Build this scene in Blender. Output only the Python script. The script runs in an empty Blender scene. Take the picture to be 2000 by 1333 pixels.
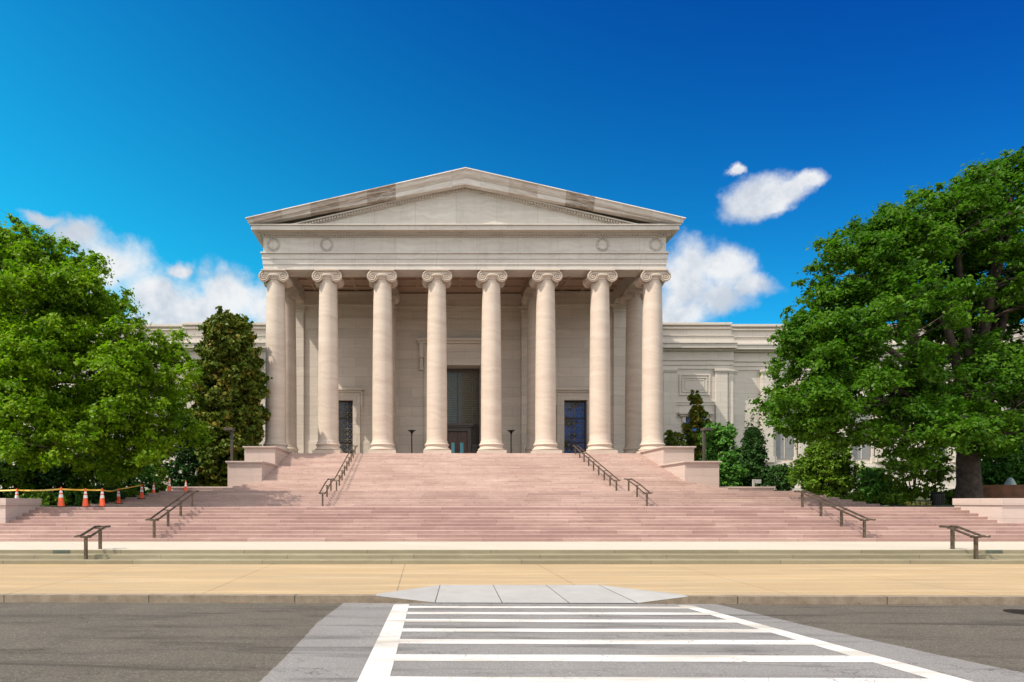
import bpy, math, random
import numpy as np
from mathutils import Vector
random.seed(7); RNG = np.random.default_rng(11)
C = bpy.context.scene
COL = C.collection
pi = math.pi

# ------------------------------------------------------------------ camera, sky, sun, exposure
EYE = 1.96
cam = bpy.data.objects.new('camera', bpy.data.cameras.new('camera')); COL.objects.link(cam)
cam.location = (0, 0, EYE); cam.rotation_euler = (pi/2, 0, 0)
cam.data.sensor_width = 36; cam.data.sensor_fit = 'HORIZONTAL'
cam.data.lens = 22.5; cam.data.shift_x = 0.086; cam.data.shift_y = 0.15675
cam.data.clip_start = 0.1; cam.data.clip_end = 3000
C.camera = cam
C.cycles.diffuse_bounces = 8; C.cycles.max_bounces = 14
C.view_settings.view_transform = 'Standard'; C.view_settings.look = 'None'
C.view_settings.exposure = 0.9; C.view_settings.gamma = 1
SUN_EL = math.radians(54.3); SUN_AZ = math.radians(245)      # azimuth clockwise from +Y
sdir = Vector((math.sin(SUN_AZ)*math.cos(SUN_EL), math.cos(SUN_AZ)*math.cos(SUN_EL), math.sin(SUN_EL)))
sl = bpy.data.lights.new('sun', 'SUN'); sl.energy = 3.4; sl.angle = math.radians(0.53); sl.color = (1, .92, .80)
so = bpy.data.objects.new('sun', sl); COL.objects.link(so); so.location = (-30, -10, 40)
so.rotation_euler = (-sdir).to_track_quat('-Z', 'Y').to_euler()

class NT:
    """tiny node-tree helper"""
    def __init__(s, tree): s.t = tree; s.t.nodes.clear()
    def n(s, typ, **kw):
        nd = s.t.nodes.new(typ); ins = kw.pop('ins', {})
        for k, v in kw.items(): setattr(nd, k, v)
        for k, v in ins.items(): s.put(nd.inputs[k], v)
        return nd
    def put(s, sock, v):
        if isinstance(v, bpy.types.NodeSocket): s.t.links.new(v, sock)
        elif v is not None:
            if isinstance(v, (tuple, list)) and len(v) == 3 and sock.type == 'RGBA': v = (*v, 1)
            sock.default_value = v
    def m(s, op, a, b=None, c=None, clamp=False):
        nd = s.t.nodes.new('ShaderNodeMath'); nd.operation = op; nd.use_clamp = clamp
        s.put(nd.inputs[0], a)
        if b is not None: s.put(nd.inputs[1], b)
        if c is not None: s.put(nd.inputs[2], c)
        return nd.outputs[0]
    def mix(s, f, a, b, mode='MIX'):
        nd = s.t.nodes.new('ShaderNodeMix'); nd.data_type = 'RGBA'; nd.blend_type = mode
        s.put(nd.inputs[0], f); s.put(nd.inputs[6], a); s.put(nd.inputs[7], b); return nd.outputs[2]
    def rng(s, v, a, b, c=0., d=1., smooth=False):
        nd = s.t.nodes.new('ShaderNodeMapRange'); nd.interpolation_type = 'SMOOTHSTEP' if smooth else 'LINEAR'
        for i, q in enumerate((v, a, b, c, d)): s.put(nd.inputs[i], q)
        return nd.outputs[0]
    def noise(s, vec, scale, detail=4, rough=.55, w=None, dist=0.):
        nd = s.n('ShaderNodeTexNoise', noise_dimensions='4D' if w is not None else '3D')
        s.put(nd.inputs['Vector'], vec); nd.inputs['Scale'].default_value = scale
        nd.inputs['Detail'].default_value = detail; nd.inputs['Roughness'].default_value = rough
        nd.inputs['Distortion'].default_value = dist
        if w is not None: s.put(nd.inputs['W'], w)
        return nd.outputs['Fac']
    def scale(s, vec, xyz):
        nd = s.n('ShaderNodeVectorMath', operation='MULTIPLY'); s.put(nd.inputs[0], vec); nd.inputs[1].default_value = xyz
        return nd.outputs[0]

world = bpy.data.worlds.new('World'); C.world = world; world.use_nodes = True
W = NT(world.node_tree)
sky = W.n('ShaderNodeTexSky', sky_type='NISHITA', sun_disc=False, sun_elevation=SUN_EL, sun_rotation=SUN_AZ,
          altitude=0, air_density=1.0, dust_density=0.3, ozone_density=3.0)
tc = W.n('ShaderNodeTexCoord'); sp = W.n('ShaderNodeSeparateXYZ'); W.put(sp.inputs[0], tc.outputs['Generated'])
dx, dy, dz = sp.outputs
hs = W.n('ShaderNodeHueSaturation'); W.put(hs.inputs['Color'], sky.outputs[0])
hs.inputs['Hue'].default_value = .492; hs.inputs['Saturation'].default_value = 1.35; hs.inputs['Value'].default_value = .85
# the clear polarised sky deepens away from the sun
pol = W.rng(W.m('ADD', W.m('MULTIPLY', dx, .50), W.m('MULTIPLY', dz, 1.25)), -.05, 1.22, 0, 1, True)
tint = W.mix(pol, (.16, 1.10, .88), (.015, .15, .55))
skyc = W.mix(1.0, hs.outputs[0], tint, 'MULTIPLY')
wn1 = W.n('ShaderNodeTexNoise', ins={'Scale': 11., 'Detail': 7., 'Roughness': .62}); W.put(wn1.inputs['Vector'], tc.outputs['Generated'])
ws = W.n('ShaderNodeSeparateXYZ'); W.put(ws.inputs[0], wn1.outputs['Color'])
az = W.m('ADD', W.m('ARCTAN2', dx, dy), W.m('MULTIPLY', W.m('SUBTRACT', ws.outputs[0], .5), .075))
el = W.m('ADD', W.m('ARCSINE', dz), W.m('MULTIPLY', W.m('SUBTRACT', ws.outputs[1], .5), .05))
nz = W.noise(tc.outputs['Generated'], 9, 7, .58); nz2 = W.noise(tc.outputs['Generated'], 26, 5, .6)
den = None
CL = [(80,422,60,16),(150,462,95,45),(220,520,100,60),(300,570,95,62),(350,528,34,20),(390,600,150,50),(450,580,90,60),(525,600,85,55),(370,640,190,42),
      (170,600,60,45),(1345,558,92,86),(1420,528,74,50),(1462,562,62,26),(1400,585,80,44),(1340,620,90,40),(1465,396,64,35),(1525,386,54,21),(1578,364,42,17),(1427,347,18,10),(1500,405,50,22),
      (-260,520,160,80),(2400,480,260,80)]
for (px, py, rx, ry) in CL:
    u = (px-828)/1250; a0 = math.atan(u); e0 = math.atan((980-py)/(1250*math.sqrt(1+u*u)))
    ra = rx/1250/(1+u*u); re = ry/1250/math.sqrt(1+u*u)
    qa = W.m('DIVIDE', W.m('SUBTRACT', az, a0), ra); qe = W.m('DIVIDE', W.m('SUBTRACT', el, e0), re)
    r = W.m('SUBTRACT', 1.0, W.m('SQRT', W.m('ADD', W.m('MULTIPLY', qa, qa), W.m('MULTIPLY', qe, qe))))
    r = W.m('MULTIPLY', r, min(1.0, ry/40)) if False else r
    den = r if den is None else W.m('SMOOTH_MAX', den, r, .25)
nn = W.m('ADD', W.m('MULTIPLY', W.m('SUBTRACT', nz, .5), 1.7), W.m('MULTIPLY', W.m('SUBTRACT', nz2, .5), .7))
# unseen bright clouds added behind the camera as neutral fill light for the facade
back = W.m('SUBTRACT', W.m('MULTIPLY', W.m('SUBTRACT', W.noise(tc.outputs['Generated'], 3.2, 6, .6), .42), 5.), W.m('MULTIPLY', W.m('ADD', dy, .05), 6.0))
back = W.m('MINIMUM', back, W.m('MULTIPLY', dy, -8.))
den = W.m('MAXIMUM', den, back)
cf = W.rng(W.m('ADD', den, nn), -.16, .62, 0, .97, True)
shade = W.rng(W.noise(tc.outputs['Generated'], 12, 7, .62), .38, .62, 0, 1, True)
cloudc = W.mix(shade, (2.2, 2.4, 2.7), (3.3, 3.35, 3.4))
cloudc = W.mix(W.rng(dy, -.3, .1), (6.0, 6.1, 6.3), cloudc)  # unseen back clouds made brighter, to lift the shaded facade
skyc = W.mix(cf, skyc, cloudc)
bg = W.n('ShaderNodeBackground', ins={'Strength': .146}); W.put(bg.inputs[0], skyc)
wo = W.n('ShaderNodeOutputWorld'); W.put(wo.inputs[0], bg.outputs[0])

# ------------------------------------------------------------------ mesh helpers
def wloc(o):
    v = Vector((0, 0, 0))
    while o: v += Vector(o.location); o = o.parent
    return v
class MB:
    def __init__(s): s.v = []; s.f = []; s.m = []
    def add(s, vs, fs):
        n = len(s.v); s.v += [tuple(p) for p in vs]; s.f += [tuple(i+n for i in f) for f in fs]; return s
    def box(s, x0, x1, y0, y1, z0, z1):
        return s.add([(x0,y0,z0),(x1,y0,z0),(x1,y1,z0),(x0,y1,z0),(x0,y0,z1),(x1,y0,z1),(x1,y1,z1),(x0,y1,z1)],
                     [(3,2,1,0),(4,5,6,7),(0,1,5,4),(1,2,6,5),(2,3,7,6),(3,0,4,7)])
    def prism(s, pts, y0, y1):      # polygon in XZ (counter-clockwise seen from -Y) extruded along Y
        n = len(pts)
        return s.add([(x,y0,z) for x,z in pts]+[(x,y1,z) for x,z in pts],
                     [tuple(range(n)), tuple(range(2*n-1, n-1, -1))]+[((i+1)%n, i, i+n, (i+1)%n+n) for i in range(n)])
    def lathe(s, prof, c=(0,0,0), seg=32, caps=True):
        n = len(prof); cx, cy, cz = c
        vs = [(cx+r*math.cos(2*pi*i/seg), cy+r*math.sin(2*pi*i/seg), cz+z) for r, z in prof for i in range(seg)]
        fs = [(j*seg+i, j*seg+(i+1)%seg, (j+1)*seg+(i+1)%seg, (j+1)*seg+i) for j in range(n-1) for i in range(seg)]
        if caps: fs += [tuple(range(seg-1,-1,-1)), tuple((n-1)*seg+i for i in range(seg))]
        return s.add(vs, fs)
    def tube(s, pts, rad, seg=8):
        pts = [Vector(p) for p in pts]; n = len(pts); vs = []
        if not isinstance(rad, (list, tuple)): rad = [rad]*n
        for i, p in enumerate(pts):
            t = (pts[min(i+1,n-1)]-pts[max(i-1,0)]).normalized()
            up = Vector((0,0,1)) if abs(t.z) < .9 else Vector((0,1,0))
            a = t.cross(up).normalized(); b = a.cross(t)
            vs += [p+rad[i]*(math.cos(2*pi*k/seg)*a+math.sin(2*pi*k/seg)*b) for k in range(seg)]
        fs = [(j*seg+i, (j+1)*seg+i, (j+1)*seg+(i+1)%seg, j*seg+(i+1)%seg) for j in range(n-1) for i in range(seg)]
        fs += [tuple(range(seg)), tuple((n-1)*seg+i for i in range(seg-1,-1,-1))]
        return s.add(vs, fs)
    def bar(s, a, b, w, h):         # rectangular bar between two points, w horizontal, h vertical
        a = Vector(a); b = Vector(b); t = (b-a).normalized()
        up = Vector((0,0,1)) if abs(t.z) < .95 else Vector((0,1,0))
        sd = t.cross(up).normalized()*w/2; u2 = sd.cross(t).normalized()*h/2
        return s.add([a-sd-u2, a+sd-u2, a+sd+u2, a-sd+u2, b-sd-u2, b+sd-u2, b+sd+u2, b-sd+u2],
                     [(0,1,2,3),(7,6,5,4),(0,4,5,1),(1,5,6,2),(2,6,7,3),(3,7,4,0)])
    def build(s, name, mat, parent=None, origin=None, smooth=False, bevel=0):
        o0 = wloc(parent) if parent else Vector(origin or (0,0,0))
        me = bpy.data.meshes.new(name); me.from_pydata([(x-o0.x, y-o0.y, z-o0.z) for x, y, z in s.v], [], s.f); me.update()
        ob = bpy.data.objects.new(name, me); COL.objects.link(ob)
        if parent: ob.parent = parent
        else: ob.location = o0
        me.materials.append(mat)
        if smooth: me.shade_smooth() if smooth is True else me.shade_smooth()
        if smooth == 'auto':
            me.set_sharp_from_angle(angle=math.radians(35))
        if bevel:
            b = ob.modifiers.new('bevel', 'BEVEL'); b.width = bevel; b.segments = 1; b.limit_method = 'ANGLE'; b.angle_limit = math.radians(40)
        return ob
def tag(o, label=None, cat=None, group=None, kind=None):
    if label: o['label'] = label
    if cat: o['category'] = cat
    if group: o['group'] = group
    if kind: o['kind'] = kind
    return o
def empty(name, loc, label, cat, group=None):
    o = bpy.data.objects.new(name, None); COL.objects.link(o); o.location = loc; o.empty_display_size = .3
    return tag(o, label, cat, group)
def copy_tree(o, parent=None):
    c = o.copy(); COL.objects.link(c); c.parent = parent
    for ch in [x for x in o.children]: copy_tree(ch, c)
    return c

# ------------------------------------------------------------------ materials
def mat(name):
    m = bpy.data.materials.new(name); m.use_nodes = True; N = NT(m.node_tree)
    b = N.n('ShaderNodeBsdfPrincipled'); o = N.n('ShaderNodeOutputMaterial'); N.put(o.inputs[0], b.outputs[0])
    g = N.n('ShaderNodeNewGeometry'); N.pos = g.outputs['Position']; N.geo = g; N.b = b; N.out = o
    return m, N
def bump(N, h, strength=.3, dist=.02):
    bp = N.n('ShaderNodeBump', ins={'Strength': strength, 'Distance': dist}); N.put(bp.inputs['Height'], h)
    N.put(N.b.inputs['Normal'], bp.outputs[0])
def sxyz(N, v=None):
    s = N.n('ShaderNodeSeparateXYZ'); N.put(s.inputs[0], v or N.pos); return s.outputs
def cxyz(N, x, y, z):
    s = N.n('ShaderNodeCombineXYZ'); N.put(s.inputs[0], x); N.put(s.inputs[1], y); N.put(s.inputs[2], z); return s.outputs[0]

def stone(name, c1, c2, blocks=None, tilt=0., vein=.5, stain=0., rough=.75, jointdark=.55, blockvar=.35):
    """marble-like stone with flat-lying strata, optional ashlar joints (block w, h)"""
    m, N = mat(name)
    x, y, z = sxyz(N)
    big = N.noise(N.pos, .35, 4)
    wv = N.m('ADD', N.m('ADD', z, N.m('MULTIPLY', x, tilt)), N.m('MULTIPLY', N.noise(N.pos, .45, 3), 1.6))
    wv = N.m('MULTIPLY', wv, N.m('SUBTRACT', 1.0, tilt*3))
    st = N.noise(cxyz(N, N.m('MULTIPLY', x, .16), N.m('MULTIPLY', y, .16), N.m('MULTIPLY', wv, 2.4)), 1.3, 6, .6)
    f = N.m('ADD', N.m('MULTIPLY', N.rng(st, .35, .68), vein), N.m('MULTIPLY', big, 1-vein))
    col = N.mix(f, c1, c2)
    if blocks:
        br = N.n('ShaderNodeTexBrick', offset=.5, squash=1)
        N.put(br.inputs['Vector'], cxyz(N, N.m('ADD', x, y), z, 0.0))
        N.put(br.inputs['Color1'], (1,1,1)); N.put(br.inputs['Color2'], (1-blockvar,)*3); N.put(br.inputs['Mortar'], (jointdark,)*3)
        br.inputs['Scale'].default_value = 1; br.inputs['Brick Width'].default_value = blocks[0]; br.inputs['Row Height'].default_value = blocks[1]
        br.inputs['Mortar Size'].default_value = .016; br.inputs['Mortar Smooth'].default_value = .3; br.inputs['Bias'].default_value = -.4
        col = N.mix(.75, col, br.outputs['Color'], 'MULTIPLY')
    if stain:
        sn = N.noise(cxyz(N, N.m('MULTIPLY', x, 1.2), N.m('MULTIPLY', y, 1.2), N.m('MULTIPLY', z, .25)), 1.0, 7, .65)
        sn2 = N.noise(N.pos, 3.2, 6, .7)
        s2 = N.m('MULTIPLY', N.rng(sn, .48, .72), N.rng(sn2, .35, .6))
        col = N.mix(N.m('MULTIPLY', s2, stain), col, (.10, .085, .07))
    fine = N.noise(N.pos, 22, 3)
    col = N.mix(N.rng(fine, .3, .7, 0, .10), col, (.1,.09,.08))
    N.put(N.b.inputs['Base Color'], col); N.b.inputs['Roughness'].default_value = rough
    N.b.inputs['Specular IOR Level'].default_value = .25
    bump(N, N.m('ADD', N.noise(N.pos, 8, 5), st), .12, .01)
    return m
def step_stone(name, c1, c2, r, z0, blk, var=.5, gray=None):
    m, N = mat(name)
    x, y, z = sxyz(N)
    k = N.m('FLOOR', N.m('DIVIDE', N.m('SUBTRACT', z, z0+.006), r))
    wn = N.n('ShaderNodeTexWhiteNoise', noise_dimensions='1D'); N.put(wn.inputs['W'], k)
    xs = N.m('ADD', N.m('DIVIDE', x, blk), N.m('MULTIPLY', wn.outputs[0], 7.3))
    bi = N.m('FLOOR', xs); fr = N.m('SUBTRACT', xs, bi)
    w2 = N.n('ShaderNodeTexWhiteNoise', noise_dimensions='2D'); N.put(w2.inputs['Vector'], cxyz(N, bi, k, 0.0))
    rowv = N.m('MULTIPLY', wn.outputs[0], .35)
    st = N.noise(cxyz(N, N.m('MULTIPLY', x, .35), N.m('MULTIPLY', y, .35), N.m('MULTIPLY', z, 5.0)), 2, 6, .65)
    big = N.noise(N.pos, .22, 3)
    f = N.m('ADD', N.m('ADD', N.m('MULTIPLY', w2.outputs[0], var), N.m('MULTIPLY', N.rng(st,.3,.7), .38)), N.m('MULTIPLY', N.rng(big,.3,.7), .4))
    col = N.mix(N.rng(f, .25, .95), c1, c2)
    joint = N.m('LESS_THAN', fr, .006)
    col = N.mix(N.m('MULTIPLY', joint, .6), col, (.08,.06,.05))
    dirt = N.noise(N.pos, 2.7, 6, .7); col = N.mix(N.rng(dirt, .5, .8, 0, .4), col, (.15,.105,.09)); lt = N.noise(cxyz(N, N.m('MULTIPLY', x, .5), y, N.m('MULTIPLY', z, 3.)), 1.1, 5, .7); col = N.mix(N.rng(lt, .54, .72, 0, .35), col, tuple(min(1,c*1.35+.03) for c in c1))
    N.put(N.b.inputs['Base Color'], col); N.b.inputs['Roughness'].default_value = .7
    N.b.inputs['Specular IOR Level'].default_value = .3
    bump(N, N.noise(N.pos, 14, 5), .2, .01)
    return m
def plain(name, col, rough=.5, metal=0., var=.15, scale=6, spec=.5):
    m, N = mat(name)
    n = N.noise(N.pos, scale, 4)
    c2 = tuple(max(0, c*(1-2*var)) for c in col)
    N.put(N.b.inputs['Base Color'], N.mix(N.rng(n, .3, .7), col, c2))
    N.b.inputs['Roughness'].default_value = rough; N.b.inputs['Metallic'].default_value = metal
    N.b.inputs['Specular IOR Level'].default_value = spec
    return m
def leafmat(name, c1, c2, c3=None, trans=.35, rough=.45):
    m, N = mat(name)
    rp = N.geo.outputs['Random Per Island']
    n = N.noise(N.pos, .55, 3)
    f = N.m('ADD', N.m('MULTIPLY', rp, .55), N.m('MULTIPLY', N.rng(n, .35, .65), .5))
    col = N.mix(f, c1, c2)
    if c3: col = N.mix(N.rng(N.m('ADD', rp, N.m('MULTIPLY', N.rng(N.noise(N.pos, .8, 2),.4,.62), .5)), .95, 1.25), col, c3)
    N.put(N.b.inputs['Base Color'], col); N.b.inputs['Roughness'].default_value = rough
    N.b.inputs['Specular IOR Level'].default_value = .12
    tr = N.n('ShaderNodeBsdfTranslucent'); N.put(tr.inputs[0], N.mix(1.0, col, (1.0, 1.35, .45), 'MULTIPLY'))
    mx = N.n('ShaderNodeMixShader', ins={0: trans}); N.put(mx.inputs[1], N.b.outputs[0]); N.put(mx.inputs[2], tr.outputs[0])
    N.put(N.out.inputs[0], mx.outputs[0])
    return m
def asphalt(name, c1, c2, speck, tyre=.6):
    m, N = mat(name)
    x, y, z = sxyz(N)
    n1 = N.noise(N.pos, 42, 3, .85); n2 = N.noise(N.pos, 16, 3, .75); n3 = N.noise(N.pos, .8, 4)
    col = N.mix(N.rng(N.m('ADD', N.m('MULTIPLY', n2, .4), N.m('MULTIPLY', n1, .6)), .34, .68), c1, c2)
    col = N.mix(N.rng(n1, .57, .70), col, speck); col = N.mix(N.rng(n1, .43, .33, 0, .6), col, tuple(c*.45 for c in c1))
    col = N.mix(N.rng(n3, .35, .75, 0, .28), col, tuple(c*.6 for c in c1))
    # tyre polish and scuffs run along the road
    sk = N.noise(cxyz(N, N.m('MULTIPLY', x, .22), N.m('MULTIPLY', N.m('ADD', y, N.m('MULTIPLY', x, .045)), 2.1), 0.0), 1.1, 4, .6, dist=.6)
    col = N.mix(N.rng(sk, .53, .68, 0, tyre), col, tuple(c*.35 for c in c1))
    # long wandering cracks
    for sc, th, sd in ((.16,.0011,0.),(.42,.0016,9.)):
        cn = N.noise(cxyz(N, x, N.m('MULTIPLY', y, 1.6), sd), sc, 9, .62)
        ck = N.m('MULTIPLY', N.m('LESS_THAN', N.m('ABSOLUTE', N.m('SUBTRACT', cn, .5)), th), N.rng(N.noise(N.pos, .7, 3), .42, .55))
        col = N.mix(N.m('MULTIPLY', ck, .75), col, (.02,.018,.015))
    N.put(N.b.inputs['Base Color'], col); N.b.inputs['Roughness'].default_value = .9
    N.b.inputs['Specular IOR Level'].default_value = .2
    bump(N, n1, .5, .008)
    return m

M = {}
M['column'] = stone('column_marble', (.56,.48,.40), (.44,.345,.28), vein=.7, tilt=.12)
M['marble'] = stone('pale_marble', (.58,.53,.47), (.46,.40,.35), blocks=(2.4,.92), vein=.5, blockvar=.22)
M['frieze'] = stone('entablature_marble', (.60,.56,.50), (.45,.40,.36), blocks=(3.4,6), vein=.6, stain=.22, blockvar=.12)
M['pwall'] = stone('portico_wall_marble', (.66,.59,.51), (.52,.44,.37), blocks=(2.5,.95), vein=.45, blockvar=.28)
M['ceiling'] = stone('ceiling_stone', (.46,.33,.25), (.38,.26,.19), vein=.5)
M['wing'] = stone('wing_marble', (.58,.53,.465), (.46,.41,.36), blocks=(2.6,1.1), vein=.5, stain=.12, blockvar=.15)
M['cheek'] = stone('cheek_marble', (.54,.435,.385), (.45,.35,.305), blocks=(2.3,.62), vein=.65, stain=.1, blockvar=.1, jointdark=.75)
M['stairs'] = step_stone('pink_step_marble', (.40,.275,.235), (.285,.18,.155), .132, .38, 3.1, var=.7)
M['terr'] = step_stone('terrace_marble', (.42,.285,.25), (.33,.215,.19), 5, -10, 2.2)
M['granite'] = step_stone('grey_step_granite', (.255,.225,.145), (.185,.16,.10), .127, 0, 4.05, var=.35)
M['landing'] = stone('pale_landing_stone', (.50,.45,.37), (.44,.385,.31), blocks=(2.4,50), vein=.2, blockvar=.12)
M['bronze'] = plain('dark_bronze', (.055,.04,.03), .45, .5, .25, 5)
M['bronzedoor'] = plain('brown_bronze_door', (.11,.065,.05), .5, .3, .15, 3)
M['rail'] = plain('weathered_bronze_rail', (.16,.12,.085), .42, .6, .3, 9)
M['black'] = plain('black_iron', (.018,.016,.015), .45, .3, .2)
M['lampmetal'] = plain('brown_lamp_metal', (.10,.08,.07), .5, .3, .15)
M['orange'] = plain('orange_cone_plastic', (.85,.10,.02), .5, 0, .12, 14)
M['white'] = plain('white_reflective_band', (.75,.74,.70), .45, 0, .1)
M['rubber'] = plain('black_rubber', (.02,.02,.02), .8)
M['tape'] = plain('yellow_barrier_tape', (.85,.50,.06), .5, 0, .1)
M['soil'] = plain('bed_soil', (.06,.045,.03), .95, 0, .3, 3)
M['bark'] = plain('tree_bark', (.075,.052,.038), .95, 0, .35, 5)
M['brown'] = plain('brown_stained_wall', (.20,.075,.03), .7, 0, .3, 2)
M['flower'] = plain('yellow_petals', (.75,.62,.12), .7, 0, .2)
M['jet'] = plain('fountain_water', (.30,.37,.36), .3, 0, .15)
M['maple'] = leafmat('maple_leaves', (.026,.088,.006), (.10,.205,.012), trans=.44)
M['elm'] = leafmat('elm_leaves', (.06,.15,.005), (.21,.31,.010), trans=.45)
M['magnolia'] = leafmat('magnolia_leaves', (.045,.085,.010), (.12,.15,.015), (.26,.19,.03), trans=.15, rough=.5)
M['holly'] = leafmat('holly_leaves', (.045,.14,.02), (.10,.24,.035), trans=.2, rough=.5)
M['yew'] = leafmat('yew_needles', (.02,.06,.014), (.045,.11,.02), trans=.12)
M['shrub'] = leafmat('shrub_leaves', (.06,.14,.012), (.16,.26,.02), trans=.25)
M['lime'] = leafmat('bright_shrub_leaves', (.09,.17,.012), (.17,.26,.02), trans=.3)
# glass: glossy, with the reflected sky painted into the base colour
m, N = mat('painted_reflection_glass'); N.put(N.b.inputs['Base Color'], N.mix(N.m('MULTIPLY', N.rng(N.noise(N.pos,.8,3),.40,.56), N.rng(sxyz(N)[0], -7.6, 3.4, .12, 1.)), (.006,.012,.02), (.015,.12,.50))); N.b.inputs['Roughness'].default_value = .12; N.b.inputs['IOR'].default_value = 1.45; M['glass'] = m  # blue of the reflected sky painted in, fading to black towards the left door
m, N = mat('teal_reflection_glass'); N.put(N.b.inputs['Base Color'], N.mix(N.rng(sxyz(N)[0], 3.4+.1, 3.4+.6), (.05,.42,.62), (.01,.02,.025))); N.b.inputs['Roughness'].default_value = .12; N.b.inputs['IOR'].default_value = 1.5; M['teal'] = m  # reflected sky and columns painted in: teal left, near-black right
m, N = mat('door_pane_glass'); N.put(N.b.inputs['Base Color'], (.05,.33,.42)); N.b.inputs['Roughness'].default_value = .15; M['doorpane'] = m  # teal base colour stands in for sky reflected in the door slots
# rake cornice: big weathered blocks with streaks along the slope
m, N = mat('rake_cornice_stone'); x, y, z = sxyz(N)
s_ = N.m('MULTIPLY', N.m('ABSOLUTE', N.m('SUBTRACT', x, 3.4)), .229); zz = N.m('ADD', z, s_)
bi = N.m('FLOOR', N.m('DIVIDE', x, 2.33)); fr = N.m('FRACT', N.m('DIVIDE', x, 2.33))
wn = N.n('ShaderNodeTexWhiteNoise', noise_dimensions='1D'); N.put(wn.inputs['W'], bi)
wn2 = N.n('ShaderNodeTexWhiteNoise', noise_dimensions='1D'); N.put(wn2.inputs['W'], N.m('ADD', bi, 31.3))
q = N.noise(cxyz(N, N.m('MULTIPLY', x, .35), y, N.m('MULTIPLY', zz, 2.6)), 1.5, 8, .68, w=N.m('MULTIPLY', wn.outputs[0], 40.), dist=.7)
c = N.mix(N.rng(q, .36, .66), (.62,.58,.53), (.38,.29,.235))
q2 = N.noise(cxyz(N, N.m('MULTIPLY', x, .6), y, N.m('MULTIPLY', zz, 5.)), 2.2, 7, .75, w=N.m('MULTIPLY', wn2.outputs[0], 17.), dist=.5)
c = N.mix(N.m('MULTIPLY', N.rng(q2, .36, .60), N.rng(wn2.outputs[0], .35, .75, .05, .95)), c, (.17,.125,.09)); c = N.mix(N.m('MULTIPLY', N.m('LESS_THAN', wn2.outputs[0], .4), .25), c, (.64,.62,.58))
c = N.mix(N.m('MULTIPLY', N.m('LESS_THAN', fr, .006), .5), c, (.1,.08,.07))
N.put(N.b.inputs['Base Color'], c); N.b.inputs['Roughness'].default_value = .8; N.b.inputs['Specular IOR Level'].default_value = .2; M['rake'] = m
M['asphalt'] = asphalt('old_asphalt', (.07,.06,.047), (.13,.113,.09), (.27,.245,.2))
M['patch'] = asphalt('pale_asphalt_patch', (.16,.152,.145), (.24,.228,.215), (.38,.36,.34), .60)
# exposed-aggregate pavement
m, N = mat('exposed_aggregate'); x, y, z = sxyz(N)
n1 = N.noise(N.pos, 55, 2, .8); n2 = N.noise(cxyz(N, N.m('MULTIPLY', x, .25), N.m('MULTIPLY', y, 1.3), 0.), .9, 5, .6)
n4 = N.noise(N.pos, 20, 3, .85)
c = N.mix(N.rng(N.m('ADD', N.m('MULTIPLY', n1, .4), N.m('MULTIPLY', n4, .6)), .32, .68), (.40,.305,.185), (.235,.175,.105))
wn = N.n('ShaderNodeTexWhiteNoise', noise_dimensions='1D'); N.put(wn.inputs['W'], N.m('FLOOR', N.m('DIVIDE', N.m('ADD', x, 8.85+4.13*20), 4.13)))
c = N.mix(N.m('MULTIPLY', wn.outputs[0], .22), c, (.30,.20,.11))
bl = N.noise(cxyz(N, x, N.m('MULTIPLY', y, 2.), 0.), 1.8, 6, .7); c = N.mix(N.rng(bl, .55, .72, 0, .35), c, (.22,.165,.11)); c = N.mix(N.rng(n2, .35, .7, 0, .45), c, (.46,.31,.15))
jx = N.m('ABSOLUTE', N.m('SUBTRACT', N.m('FRACT', N.m('DIVIDE', N.m('ADD', x, 8.85+4.13*20.5), 4.13)), .5))
c = N.mix(N.m('MULTIPLY', N.m('LESS_THAN', jx, .0035), .65), c, (.14,.10,.06))
cr = N.noise(N.pos, 1.3, 7, .7, dist=1.0)
c = N.mix(N.rng(cr, .62, .75, 0, .4), c, (.30,.20,.10))
ky = N.m('SUBTRACT', y, N.m('ADD', N.m('MULTIPLY', x, -.0137), N.m('ADD', 13.95, N.m('MULTIPLY', N.m('SUBTRACT', N.noise(N.pos, .8, 4), .5), .25))))
c = N.mix(N.m('MULTIPLY', N.m('LESS_THAN', N.m('ABSOLUTE', ky), .014), N.rng(N.noise(N.pos, .6, 3), .4, .6, 0, .7)), c, (.16,.10,.06))
st2 = N.noise(cxyz(N, N.m('MULTIPLY', x, .12), N.m('MULTIPLY', y, 1.4), 3.), 1.6, 6, .7); c = N.mix(N.rng(st2, .5, .68, 0, .4), c, (.55,.43,.28))
N.put(N.b.inputs['Base Color'], c); N.b.inputs['Roughness'].default_value = .9; N.b.inputs['Specular IOR Level'].default_value = .2; bump(N, n1, .4, .008); M['aggregate'] = m
m, N = mat('ramp_concrete'); n1 = N.noise(N.pos, 1.5, 6, .7); n2 = N.noise(N.pos, 60, 2)
c = N.mix(N.rng(n1,.3,.7), (.33,.32,.305), (.27,.26,.245)); c = N.mix(N.rng(n2,.4,.7,0,.25), c, (.3,.28,.25))
N.put(N.b.inputs['Base Color'], c); N.b.inputs['Roughness'].default_value = .85; M['concrete'] = m
m, N = mat('kerb_stone'); x, y, z = sxyz(N); n1 = N.noise(N.pos, 4, 6, .7)
c = N.mix(N.rng(n1,.3,.7), (.27,.215,.15), (.15,.115,.08))
j = N.m('LESS_THAN', N.m('FRACT', N.m('DIVIDE', N.m('ADD', x, 100.3), 3.05)), .008); c = N.mix(N.m('MULTIPLY', j, .8), c, (.03,.025,.02))
N.put(N.b.inputs['Base Color'], c); N.b.inputs['Roughness'].default_value = .85; M['kerb'] = m
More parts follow.
